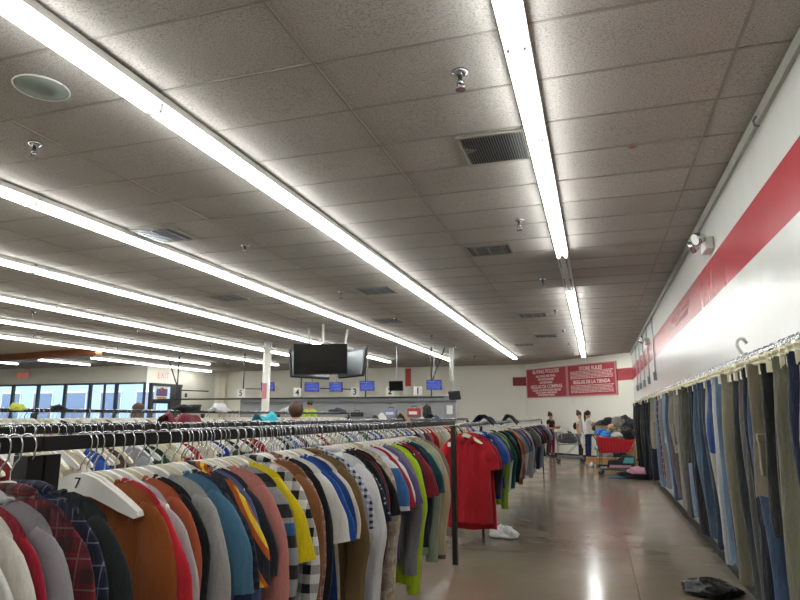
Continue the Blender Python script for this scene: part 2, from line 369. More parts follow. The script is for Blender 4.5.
# ---------------------------------------------------------------- ceiling lights
HS = MB().box((0, 0, -.025), (.15, 1.215, .05)).add([(-.055, -.6, -.05), (.055, -.6, -.05), (.025, -.6, -.07), (-.025, -.6, -.07), (-.055, .6, -.05), (.055, .6, -.05), (.025, .6, -.07), (-.025, .6, -.07)], [(3, 2, 1, 0), (4, 5, 6, 7), (0, 4, 7, 3), (3, 7, 6, 2), (2, 6, 5, 1)]).mesh('housing', M['enamel'])
TB = MB().tube([(0, -.585, 0), (0, .585, 0)], .019, 8).mesh('tube', M['tube'], True)
TBO = MB().tube([(0, -.585, 0), (0, .585, 0)], .013, 8).mesh('tube', M['tube_off'], True)
LH = MB().box((0, 0, -.075), (.022, .016, .07)).mesh('lamp_holder', M['enamel'])
rows = [(i, -.32 - 2.42 * i) for i in range(10)]
for i, X in rows:
    ks = range(-3, 18) if i < 6 else (range(-3, 17) if i == 6 else (range(14, 20) if i == 7 else (range(14, 16) if i == 8 else range(13, 15))))
    if i == 0: ks = range(-3, 15)
    ks = [k for k in ks]; n = len(ks)
    for q, k in enumerate(ks):
        y = .74 + .61 + 1.22 * k
        if i == 0: y = .74 + .61 + 1.22 * k; 
        if y > 25.0: continue
        off = i == 0 and k in (6, 7)
        t = thing('ceiling_light', f"{'unlit' if off else 'lit'} fluorescent strip fixture, {ORD[n-1-q]} from the far end of the {ORD[i]} row from right wall", 'ceiling light', (X, y, CE - .002), 0, 'fluorescent strip lights on the ceiling')
        link('housing', HS, t)
        for s in (-1, 1): link('tube', TBO if off else TB, t, (s * .045, 0, -.086))
        for s, q2 in ((-.598, .045), (.598, .045), (-.598, -.045), (.598, -.045)): link('lamp_holder', LH, t, (q2, s, 0))
for k in range(15, 18):
    t = thing('ceiling_light', f"lit fluorescent strip fixture nearest the red rules sign, {ORD[17-k]} from its end", 'ceiling light', (-.34, .74 + .61 + 1.22 * k, CE - .002), 0, 'fluorescent strip lights on the ceiling')
    link('housing', HS, t)
    for s in (-1, 1): link('tube', TB, t, (s * .045, 0, -.086))
    for s, q2 in ((-.598, .045), (.598, .045), (-.598, -.045), (.598, -.045)): link('lamp_holder', LH, t, (q2, s, 0))

# sprinklers
ESC = MB().tube([(0, 0, 0), (0, 0, -.012), (0, 0, -.02)], [.038, .036, .02], 14).mesh('escutcheon', M['chrome'], True)
SPB = MB().tube([(0, 0, -.015), (0, 0, -.05), (0, 0, -.055), (0, 0, -.066)], [.012, .012, .018, .01], 8).tube([(.014, 0, -.05), (.016, 0, -.075), (.004, 0, -.092)], .003, 5).tube([(-.014, 0, -.05), (-.016, 0, -.075), (-.004, 0, -.092)], .003, 5).mesh('sprinkler_body', M['chrome'], True)
DEF = MB().tube([(0, 0, -.09), (0, 0, -.094)], [.022, .024], 10).mesh('deflector', M['chrome'])
for i in range(7):
    for j in range(7):
        X, Y = -.7 - 3.42 * i, 3.48 + 3.1 * j
        if i > 4 and j > 3: continue
        if math.degrees(math.atan2(-X, Y)) > 54: continue
        t = thing('fire_sprinkler', f'chrome ceiling sprinkler, {ORD[j]} from the camera in the {ORD[i]} line from right wall', 'sprinkler', (X, Y, CE), 0, 'fire sprinklers on the ceiling')
        link('escutcheon', ESC, t); link('sprinkler_body', SPB, t); link('deflector', DEF, t); t.scale = (1.35,) * 3
# vents
def vent(x, y, label, w=.59, d=.55, dark=False, ceiling_only=False):
    t = thing('ceiling_vent', label, 'vent', (x, y, CE))
    f = MB(); 
    for s in (-1, 1): f.box((s * (w / 2 - .015), 0, -.006), (.03, d, .014)); f.box((0, s * (d / 2 - .015), -.006), (w - .06, .03, .014))
    f.build('frame', M['grid'], t)
    MB().box((0, 0, .0), (w - .06, d - .06, .006)).build('backing', M['dark'] if not dark else plain('dusty_filter', '#4b4945', .9, var=.5, nscale=40), t)
    s = MB()
    if dark:
        for k in range(24): s.box((-w / 2 + .04 + k * (w - .08) / 23, 0, -.005), (.005, d - .07, .008))
    else:
        for k in range(8): s.box((0, -d * .36 + k * d * .72 / 7, -.008), (w * .8, .014, .012), 0, 0, .5)
        for k in range(3): s.box((-w * .3 + k * w * .3, 0, -.01), (.012, d * .75, .014))
    s.build('louvre', M['steel'] if dark else M['steel'], t)
vent(-.665, 4.675, 'dark dusty return air grille beside the rightmost light row', .54, .58, True)
vent(-1.22, 7.75, 'slotted supply vent left of the rightmost light row', .58, .5)
vent(-4.83, 5.9, 'square supply vent beside the third row of lights'); vent(-6.3, 9.6, 'flat supply vent between third and fourth light rows'); vent(-3.5, 9.8, 'supply vent beyond the second light row from right')
vent(-4.4, 13.1, 'distant supply vent above the hanging televisions area'); vent(-1.2, 13.3, 'distant supply vent left of the unlit strip fixture'); vent(-1.2, 17.0, 'small distant supply vent near rules sign end of ceiling'); vent(-2.0, 18.9, 'farthest ceiling vent before the back wall')
t = thing('ceiling_speaker', 'round flush ceiling speaker left of the second light row', 'speaker', (-3.36, 2.84, CE))
MB().tube([(.165 * cos(k * pi / 16), .165 * sin(k * pi / 16), -.008) for k in range(33)], .006, 6).build('rim', M['enamel'], t, True)
MB().tube([(0, 0, .0), (0, 0, -.012), (0, 0, -.02)], [.16, .155, .05], 32).build('grille', M['green_glass'], t, True)

# ---------------------------------------------------------------- things on the right wall
def emergency_light(y, z, label):
    t = thing('emergency_light', label, 'emergency light', (XW, y, z))
    MB().box((-.045, 0, 0), (.08, .28, .13)).build('housing', M['enamel'], t, bev=.012)
    for s in (-1, 1):
        h = MB().tube([(-.08, s * .11, .03), (-.10, s * .13, .05), (-.13, s * .15, .045), (-.175, s * .17, .03)], [.02, .04, .062, .068], 14, cap=True).build('lamp_head', M['chrome'], t, True)
        MB().tube([(-.176, s * .17, .03), (-.181, s * .172, .028)], .058, 14).build('lens', M['enamel'], h)
emergency_light(6.8, 3.25, 'twin head chrome emergency light above the red stripe, nearer one')
emergency_light(15.1, 3.2, 'small distant emergency light above the red stripe near the conduits')
MB().tube([(XW, 4.6, 3.60), (XW - .04, 4.6, 3.60), (XW - .055, 4.6, 3.575), (XW - .05, 4.6, 3.54), (XW - .02, 4.6, 3.53)], .009).build('wall_hook', M['steel'], None, True)
tag(bpy.data.objects['wall_hook'], 'small grey metal hook high on the white right wall', 'hook')
for i, y in enumerate((13.84, 15.42, 16.84, 18.31, 19.68)):
    t = thing('electrical_conduit', f'grey outlet box and conduit on right wall, {ORD[i]} from camera', 'conduit', (XW, y, 2.33), 0, 'outlet boxes dropping from ceiling on right wall')
    MB().tube([(-.02, 0, .06), (-.02, 0, CE - 2.34)], .014).build('pipe', M['steel'], t); MB().box((-.035, 0, 0), (.07, .12, .17)).build('outlet_box', M['steel'], t, bev=.006)
# faded lettering on the stripe
t = thing('wall_lettering', 'faded two line white lettering painted on the red wall stripe', 'lettering', (0, 0, 0)); r = random.Random(5)
for row, (z, n, y0) in enumerate(((3.0, 26, 10.6), (2.89, 20, 10.2))):
    y = y0; mb = MB()
    for k in range(n):
        w = r.uniform(.04, .075); hh = r.uniform(.05, .085)
        if k % 7 != 5:
            mb.box((XW - .002, y, z), (.003, .014, hh)); mb.box((XW - .002, y - w / 2, z + r.choice((-1, 1)) * hh / 2.4), (.003, w * .8, .014))
        y -= w + .018
    mb.build('text_line', M['pink'], t)


# rules signs on the angled wall
ANG = RAD(-45)      # wall runs from (XW,YA) to (XA,YF); inward normal (-,-)
def onwall(s, z, out=.03): return (XW - s * .7071 - out * .7071, YA + s * .7071 - out * .7071, z)
def sign(s0, s1, z0, z1, label, lines, texture):
    c = onwall((s0 + s1) / 2, (z0 + z1) / 2); w = s1 - s0; h = z1 - z0
    t = thing('rules_sign', label, 'sign', c, ANG)
    f = MB()
    for s in (-1, 1): f.box((s * (w / 2 - .02), 0, 0), (.04, .05, h)); f.box((0, 0, s * (h / 2 - .02)), (w - .08, .05, .04))
    f.build('frame', M['pink'], t); MB().box((0, .0, 0), (w - .06, .03, h - .06)).build('panel', M['red'], t)
    for txt, z, sz in lines: text_mesh('lettering', txt, sz, M['signtext'], t, (0, -.018, z), (pi / 2, 0, 0), bold=.004)
    for (zz0, zz1) in texture:
        m = MB(); r = random.Random(9); z = zz1
        while z > zz0:
            x = -w * .43
            while x < w * .42:
                l = r.uniform(.03, .14); m.box((x + l / 2, -.017, z), (l, .003, .022)); x += l + .03
            z -= .05
        m.build('small_print', M['signtext'], t)
sign(3.15, 5.55, 2.24, 3.42, 'red buying policies sign, left panel of the pair on the far wall', [('BUYING POLICIES', .44, .2), ('ALL SALES ARE FINAL', .26, .125), ('NO EXCHANGES', .13, .125), ('NO REFUNDS', .0, .125), ('REGLAS DE COMPRAS', -.16, .19), ('TODAS LAS VENTAS SON FINALES', -.3, .11), ('NO SE CAMBIA MERCANCIA', -.4, .1), ('NO SE DEVUELVE DINERO', -.49, .085)], [])
sign(.68, 3.11, 2.24, 3.42, 'red store rules sign, right panel of the pair on the far wall', [('STORE RULES', .42, .19), ('REGLAS DE LA TIENDA', -.08, .18)], [(.05, .32), (-.45, -.2)])

# exit signs
def exit_sign(loc, rz, label):
    t = thing('exit_sign', label, 'exit sign', loc, rz)
    MB().box((0, 0, 0), (.62, .06, .34)).build('housing', M['enamel'], t, bev=.01)
    text_mesh('lettering', 'EXIT', .34, emis('exit_red', '#d0402f', .8), t, (0, -.034, 0), (pi / 2, 0, 0))
    MB().box((0, 0, .2), (.06, .04, .06)).build('bracket', M['enamel'], t)
dw = math.atan2(DE[1] - DO[1], DE[0] - DO[0])
exit_sign((*seg(P_SF, P_C, .22)[:1], seg(P_SF, P_C, .22)[1] - .05, 3.25), dw, 'red lettered EXIT sign above the glass entry door')
exit_sign((-25.0, 21.93, 3.33), 0, 'red lettered EXIT sign above the left storefront panes')
tag(MB().box((-7.92, YF - .03, 3.2), (.26, .02, .78)).build('wall_banner', plain('salmon_banner', '#c4564f', .7)), 'narrow salmon red vertical banner on the far wall', 'banner')

# column
t = thing('support_column', 'round white steel column standing before the checkout area', 'column', (-9.1, 16.0, 0))
MB().tube([(0, 0, .02), (0, 0, CE)], .11, 20).build('shaft', M['white'], t, True); MB().box((0, 0, .01), (.4, .4, .02)).build('base_plate', M['steel'], t)
MB().grid(lambda u, v: (.113 * cos(-pi / 2 - .1 + (u - .5) * 1.6), .113 * sin(-pi / 2 - .1 + (u - .5) * 1.6), 2.0 + .45 * v), 8, 1).build('red_notice', M['pink'], t)

# ---------------------------------------------------------------- checkout area
t = thing('checkout_partition', 'long grey half-height partition wall behind the checkouts', 'partition', (-8.43, 20.2, 0))
MB().box((0, 0, 1.0), (8.05, .12, 2.0)).build('panel', M['wallb'], t); MB().box((0, -.03, 2.08), (8.05, .2, .17)).build('top_cap', plain('cap_grey', '#717376', .6), t)
tag(MB().box((-4.62, 20.1, 1.72), (.2, .012, .28)).build('paper_notice', M['paper']), 'white paper notice at the right end of grey partition', 'notice')
t = thing('overhead_rail', 'long black overhead pipe rail running above the checkouts', 'rail', (-10.1, 18.85, 2.1))
MB().tube([(-5, 0, 0), (5.6, 0, 0)], .028).build('pipe', M['dark'], t)
for x in (-4.2, -1.5, .7, 3.0, 5.2): MB().tube([(x, 0, 0), (x, 0, CE - 2.1)], .024).build('drop_pole', M['dark'], t)
for x, d in ((-4.2, -.5), (5.2, .45)): MB().tube([(x, 0, .45), (x + d, 0, CE - 2.1)], .022).build('brace', M['dark'], t)
for (x, z) in ((-1.4, .33), (1.4, .3), (-4.0, .3)): MB().tube([(x, 0, z + .02), (x + 1.1, 0, z - .03)], .02).build('side_arm', M['dark'], t)
tag(MB().tube([(-4.36, 19.3, 2.62), (-4.36, 19.3, CE)], .06, 12).build('ceiling_post', M['white'], None, True), 'short white ceiling post right of the checkout screens', 'post')
for x, z, rz, blue, lab in ((-10.17, 2.46, .1, 1, 'blue lit checkout screen partly behind the white column'), (-8.6, 2.42, .35, 1, 'blue lit checkout screen right of the white column'), (-7.77, 2.41, -.1, 1, 'blue lit checkout screen below the big televisions'), (-6.73, 2.43, .15, 1, 'blue lit checkout screen left of the blank screen'), (-5.79, 2.42, -.12, 0, 'blank black checkout screen beside the red banner'), (-4.6, 2.43, .05, 1, 'rightmost blue lit checkout screen by the white post')):
    t = thing('checkout_screen', lab, 'screen', (x, 18, z), rz, 'screens hung above the checkouts')
    MB().box((0, 0, 0), (.46, .04, .3), 0, 0, .12).build('bezel', M['blackp'], t, bev=.005); MB().box((0, -.024, .0), (.43, .006, .27), 0, 0, .12).build('screen', M['scr_blue' if blue else 'scr_off'], t)
    MB().tube([(0, .04, 0), (0, .04, CE - z)], .012).build('hanging_rod', M['steel'], t)
t = thing('tilted_monitor', 'dark tilted monitor hanging off right end of checkout rail', 'monitor', (-3.98, 18.0, 2.12), -.5)
MB().box((0, 0, 0), (.42, .06, .26), 0, 0, .25).build('case', M['blackp'], t, bev=.01); MB().box((0, -.035, .0), (.38, .01, .22), 0, 0, .25).build('screen', M['dark'], t); MB().tube([(-.1, .1, .08), (-.1, .1, CE - 2.12)], .012).build('hanging_rod', M['steel'], t)
for x, n in ((-11.47, '5'), (-9.35, '4'), (-7.33, '3'), (-6.15, '2'), (-5.24, '1')):
    t = thing('lane_number_sign', f'white checkout lane sign with black number {n}', 'sign', (x, 18.5, 2.27), 0, 'checkout lane number signs')
    MB().box((0, 0, 0), (.27, .03, .28)).build('panel', M['paper'], t, bev=.01); text_mesh('numeral', n, .27, M['ink'], t, (0, -.018, 0), (pi / 2, 0, 0), bold=.006); MB().tube([(0, .02, -.1), (0, .02, -1.27)], .012).build('pole', M['steel'], t)
for i, x in enumerate((-11.47, -9.35, -7.33, -5.7)):
    t = thing('checkout_counter', f'grey laminate checkout counter, {ORD[i]} from the left', 'counter', (x, 18.45, 0), 0, 'checkout counters')
    MB().box((0, 0, .48), (1.5, .6, .9)).build('body', M['wallb'], t); MB().box((0, 0, .965), (1.6, .7, .05)).build('worktop', M['dark'], t)
t = thing('display_shelf', 'tall grey shelving unit with goods on top before partition', 'shelf', (-5.7, 17.0, 0))
MB().box((0, .18, .74), (2.9, .04, 1.48)).build('back_panel', M['steel'], t)
for z in (.15, .6, 1.05, 1.48): MB().box((0, 0, z), (2.9, .42, .03)).build('shelf', M['steel'], t)
for x in (-1.43, 1.43): MB().box((x, 0, .75), (.03, .42, 1.5)).build('side_panel', M['steel'], t)
def packed_box(loc, d, c, lab, stripe='#d9d9d9'):
    t = thing('storage_box', lab, 'box', loc); MB().box((0, 0, d[2] / 2), d).build('carton', plain('box ' + c, c, .5), t, bev=.02)
    MB().box((0, -d[1] / 2 - .002, d[2] * .45), (d[0] * .7, .004, d[2] * .35)).build('label_panel', plain('label ' + stripe, stripe, .5), t); MB().tube([(-.08, 0, d[2]), (-.07, 0, d[2] + .05), (.07, 0, d[2] + .05), (.08, 0, d[2])], .01).build('handle', M['dark'], t)
packed_box((-4.93, 17, 1.497), (.34, .26, .24), '#a83028', 'red case with pale label on the display shelf')
packed_box((-5.62, 17, 1.497), (.32, .26, .22), '#7f88a8', 'blue and white carton on the display shelf')
packed_box((-6.66, 17, 1.497), (.36, .14, .13), '#17181b', 'flat black box at the left on display shelf', '#2b2b2e')

# big hanging televisions
def big_tv(loc, rz, tilt, label, back=False):
    t = thing('ceiling_television', label, 'television', loc, rz, 'cluster of televisions hung from the ceiling')
    t.rotation_euler = (tilt, 0, rz)
    MB().box((0, 0, 0), (1.26, .05, .71)).build('bezel', M['blackp'], t, bev=.006); MB().box((0, -.027, .01), (1.23, .004, .67)).build('screen', M['scr_off'], t)
    MB().box((0, .05, -.03), (1.2, .05, .6)).build('rear_case', M['steel'], t, bev=.02)
    return t
big_tv((-6.06, 13.1, 2.82), RAD(14), .12, 'large black television facing the camera in ceiling cluster')
big_tv((-5.55, 13.85, 2.78), RAD(140), .14, 'television turned away at right of the ceiling cluster')
big_tv((-6.75, 13.95, 2.78), RAD(-112), .14, 'television turned away at left of the ceiling cluster')
t = thing('television_mount', 'white ceiling mount with three poles holding the television cluster', 'mount', (-6.25, 13.6, CE))
for x, y in ((.22, -.45), (-.45, .15), (.42, .55)): MB().tube([(x, y, 0), (x * .8, y * .8, -.9)], .028, 10).build('pole', M['white'], t, True)
MB().box((0, 0, -.9), (.7, .7, .04)).build('plate', M['steel'], t)

# ---------------------------------------------------------------- clothes racks
def rack(x, y0, y1, z, label, tube=False, mids=(), foot=False, first=None):
    t = thing('clothes_rack', label, 'clothes rack', (x, y0, 0)); L = y1 - y0
    if tube: MB().tube([(0, 0, z), (0, L, z)], .019, 10).build('rail', M['steel'], t, True)
    else: MB().box((0, L / 2, z), (.03, L, .042)).build('rail', M['black'], t)
    w = .05 if not tube else .035
    for y in ((w / 2 if first is None else first), *mids, L - w / 2):
        MB().box((0, y, z / 2 - .015), (w, w, z - .03)).build('post', M['black'], t)
        if foot: MB().box((0, y, .02), (.5, w, .04)).build('foot', M['black'], t)
    MB().box((0, L * .5, .05), (.025, L - .8, .03)).build('lower_bar', M['black'], t) if False else None
    return t
RZ = 1.452
rack(-1.5, -.6, 1.385, RZ, 'black steel clothes rack nearest the camera, at the left frame edge')
rack(-1.5, 1.395, 6.72, RZ, 'long black clothes rack in front, from black double post to aisle post')
rack(-1.5, 7.1, 18.0, 1.42, 'far clothes rack with grey pipe rail along the aisle', True, (), first=1.3)
rack(-3.0, .6, 15.0, 1.45, 'black clothes rack, second from the aisle', False, (5., 10.))
rack(-4.5, 1.5, 15.0, 1.44, 'black clothes rack, third from the aisle', False, (5., 10.))
rack(-6.5, 3.0, 16.0, 1.59, 'taller black clothes rack, fourth from the aisle', False, (2.9, 6.3, 9.))
t = thing('wall_rail', 'long wall mounted chrome rail holding the trousers', 'rail', (.86, 1.2, 1.86))
MB().tube([(0, 0, 0), (0, 12.0, 0)], .016, 8).build('pipe', M['chrome'], t, True)
for k in range(7): MB().tube([(0, .3 + k * 1.9, -.0), (.2, .3 + k * 1.9, 0), (.36, .3 + k * 1.9, 0)], .01).box((.35, .3 + k * 1.9, 0), (.015, .06, .12)).build('bracket', M['steel'], t)

# hangers ------------------------------------------------------
def hook_pts(r=.032, top=.0285, neck=-.098):
    p = [(0, 0, neck), (0, 0, neck + .03), (.012, 0, neck + .05), (r * .85, 0, -.035)]
    p += [(r * cos(a), 0, top - r + r * sin(a)) for a in [pi * k / 8 for k in range(0, 9)]]
    return p + [(-r * .95, 0, -.018)]
def hanger_meshes(plastic, style=0):
    up = [(.0, -.118), (.022, -.12), (.06, -.132), (.12, -.165), (.17, -.196), (.208, -.222), (.214, -.236)]
    lo = [(.2, -.243), (.15, -.226), (.10, -.205), (.05, -.186), (0, -.18)]
    if style == 1: lo = [(.2, -.24), (.16, -.225), (.12, -.203), (.07, -.178), (0, -.16)]
    out = up + lo + [(-x, z) for x, z in reversed(lo[:-1])] + [(-x, z) for x, z in reversed(up[1:])]
    th = .008 if style == 0 else .005
    b = MB(); b.prism(out, -th, th)
    b.tube([(-.205, 0, -.232), (-.1, 0, -.185), (0, 0, -.13), (.1, 0, -.185), (.205, 0, -.232)], .006, 6)
    return b.mesh('arms', plastic), MB().tube(hook_pts(), .0028, 6, cap=True).mesh('hook', M['chrome'], True)
HW, HK = hanger_meshes(M['hang_w']); HC, _ = hanger_meshes(M['hang_c'], 1)
def pants_hanger():
    b = MB().tube([(-.19, 0, -.085), (0, 0, -.05), (.19, 0, -.085)], .009, 6).tube([(-.19, 0, -.105), (.19, 0, -.105)], .007, 6).prism([(-.05, -.055), (.05, -.055), (.03, -.105), (-.03, -.105)], -.006, .006)
    c = MB().box((0, 0, -.115), (.034, .03, .07)).prism([(-.017, -.08), (.017, -.08), (.012, -.06), (-.012, -.06)], -.02, .02)
    return b.mesh('arms', M['hang_c']), c.mesh('clip', M['hang_c']), MB().tube(hook_pts(.024, .026, -.05)[1:], .003, 6).mesh('hook', M['chrome'], True)
PA, PC, PK = pants_hanger()
HN = []
def hanger(loc, rz, label, cream=False, group=None, simple=False):
    t = thing('shirt_hanger', label, 'hanger', loc, rz, group)
    link('arms', HC if cream else HW, t, (0, 0, .026)); link('hook', HK, t); return t

# shirts -------------------------------------------------------
def sm(x): x = max(0, min(1, x)); return x * x * (3 - 2 * x)
def dense(path, A, m=3):
    P, Q = [], []
    for i in range(len(path) - 1):
        p0, p1, p2, p3 = path[max(i - 1, 0)], path[i], path[i + 1], path[min(i + 2, len(path) - 1)]
        for k in range(m):
            t = k / m; f = lambda a, b, c, d: .5 * (2 * b + (c - a) * t + (2 * a - 5 * b + 4 * c - d) * t * t + (3 * b - a - 3 * c + d) * t ** 3)
            P.append((f(p0[0], p1[0], p2[0], p3[0]), f(p0[1], p1[1], p2[1], p3[1]))); Q.append(A[i] + (A[i + 1] - A[i]) * t)
    return P + [path[-1]], Q + [A[-1]]
def shirt_geo(kind, seed, hem=.76, T=.03, neck='crew', hwf=1.0):
    """returns list of (part name, mesh builder). kind: tee / long / vest"""
    r = random.Random(seed); hw = .232 * hwf; p1, p2, p3 = [r.uniform(0, 6.28) for _ in range(3)]
    fa = r.uniform(.5, .95) * T; k1 = r.uniform(18, 30); sk = r.uniform(-.025, .03); nd = {'crew': .06, 'v': .12, 'collar': .055, 'boat': .04}[neck]
    def top(x, front):
        a = abs(x); nw = .088
        if a < nw: return -.148 - (nd if front else .012) * cos(pi / 2 * a / nw) ** (1.0 if neck == 'v' else .7)
        return -.136 - .012 * max(0, 1 - (a - nw) / .03) - .40 * (a - nw) - 2.2 * max(0, a - .178) ** 1.6
    def P(th, v):
        c, s_ = cos(th), sin(th); front = s_ > 0
        w = hw * (1 - .04 * sin(pi * min(1, v * 1.3)) + .05 * v)
        x = math.copysign(abs(c) ** .85, c) * w
        zt = top(x * hw / w, front); z = zt + v * (-hem - zt)
        B = (.0125 + (T - .0125) * sm(v * 3.2)) * (1 + .3 * sin(k1 * .7 * x + p3) * v)
        y = -s_ * B + fa * sm(v * 1.5) * sin(k1 * x + p1 + 1.5 * v) + fa * .5 * v * sin(9 * x + p2 + 3 * v)
        return (x + sk * v * v, y, z + .008 * v * sin(11 * x + p2))
    nth, nv = 44, 16; b = MB(); vs = [P(2 * pi * i / nth, j / nv) for j in range(nv + 1) for i in range(nth)]
    b.add(vs, [(j * nth + i, (j + 1) * nth + i, (j + 1) * nth + (i + 1) % nth, j * nth + (i + 1) % nth) for j in range(nv) for i in range(nth)])
    parts = [('body', b)]
    if kind != 'vest':
        for s in (-1, 1):
            q = r.uniform(-.03, .03); lk = max(0, hem - .84)
            if kind == 'tee':
                path = [(.15, -.245), (.195, -.29), (.235, -.34), (.272, -.41), (.288 + q * .3, -.47), (.296 + q * .5, -.53)]; A = [.07, .079, .083, .083, .081, .08]
            else:
                path = [(.15, -.245), (.20, -.295), (.237, -.37), (.255 + q * .5, -.47), (.262 + q, -.58), (.25 + q, -.70), (.235 + q, -.82 - lk * .5), (.23 + q, -.9 - lk)]; A = [.07, .078, .076, .07, .063, .056, .05, .046]
            path, A = dense(path, A); n = 20; rs = []; yo = r.uniform(-.25, .25) * T
            for i, (x, z) in enumerate(path):
                x2, z2 = path[min(i + 1, len(path) - 1)]; x1, z1 = path[max(0, i - 1)]; dx, dz = x2 - x1, z2 - z1; L = math.hypot(dx, dz); dx /= L; dz /= L
                w0 = (i / 3) ; a = A[i] * (1 + .035 * sin(w0 * 2.9 + p1)); bt = T * (.55 + .38 * min(1, i / 6)) * (.95 + .12 * sin(w0 * 2.6 + p2)); ring = []
                for k in range(n):
                    t_ = 2 * pi * k / n; u = cos(t_) * a; w = sin(t_) * bt * (1 + .22 * sin(3 * t_ + w0 * 1.3 + p1) * min(1, w0)) + .14 * bt * sin(28 * u + w0 + p2) * min(1, w0)
                    ring.append(((x + (-dz) * u) * s, w + yo * w0 / 3 + .003 * sin(w0 * 2 + p3), z + dx * u))
                rs.append(ring if s > 0 else ring[::-1])
            m = MB(); m.rings(rs, True, False)
            parts.append(('sleeve', m))
    if neck in ('crew', 'v', 'boat'):
        pts = [(.09 * sin(t_), (-T * .22) if cos(t_) > 0 else T * .22, top(.088 * sin(t_), cos(t_) > 0) + .003) for t_ in [2 * pi * k / 24 for k in range(25)]]
        parts.append(('neckband', MB().tube(pts, .0075, 6)))
    else:
        m = MB()
        for s in (-1, 1):
            f = [(s * .008, -T * .3 - .012, -.205), (s * .05, -T * .3 - .014, -.15), (s * .095, -T * .2, -.142), (s * .115, -T * .35, -.172), (s * .062, -T * .55 - .012, -.247)]
            g = [(x, y + .007, z) for x, y, z in f]
            m.add(f + g, [(0, 1, 2, 3, 4), (9, 8, 7, 6, 5)] + [(i, i + 5, (i + 1) % 5 + 5, (i + 1) % 5) for i in range(5)])
        m.tube([(-.095, T * .0, -.142), (-.05, T * .4, -.13), (.05, T * .4, -.13), (.095, 0, -.142)], .016, 6); parts.append(('collar', m))
        th = pi / 2; pm = MB(); pm.grid(lambda u, v: (lambda q: (q[0] + (u - .5) * .03, q[1] - .004, q[2]))(P(th, .02 + .97 * v)), 1, 14); parts.append(('placket', pm))
    return parts
GC = {}
def shirt(kind, seed, mat, loc, rz, label, group, hem=.76, T=.03, neck='crew', parts=True, trim=None, cat='shirt', nm='shirt', hwf=1.0):
    key = (kind, seed, hem, T, neck, hwf, parts)
    if key not in GC:
        g = shirt_geo(kind, seed, hem, T, neck, hwf)
        if parts: GC[key] = [(n, b.mesh(n, mat, True)) for n, b in g]
        else:
            a = MB()
            for n, b in g: a.add(b.v, b.f)
            GC[key] = [(nm, a.mesh(nm, mat, True))]
    ms = GC[key]; loc = (loc[0], loc[1], loc[2] + .026)
    if parts:
        t = thing(nm, label, cat, loc, rz, group)
        for n, me in ms:
            o = link(n, me, t); useobj(o, trim if (trim and n in ('neckband', 'collar', 'placket')) else mat)
    else:
        t = tag(link(nm, ms[0][1], None, loc, rz), label, cat, group); useobj(t, mat)
    return t
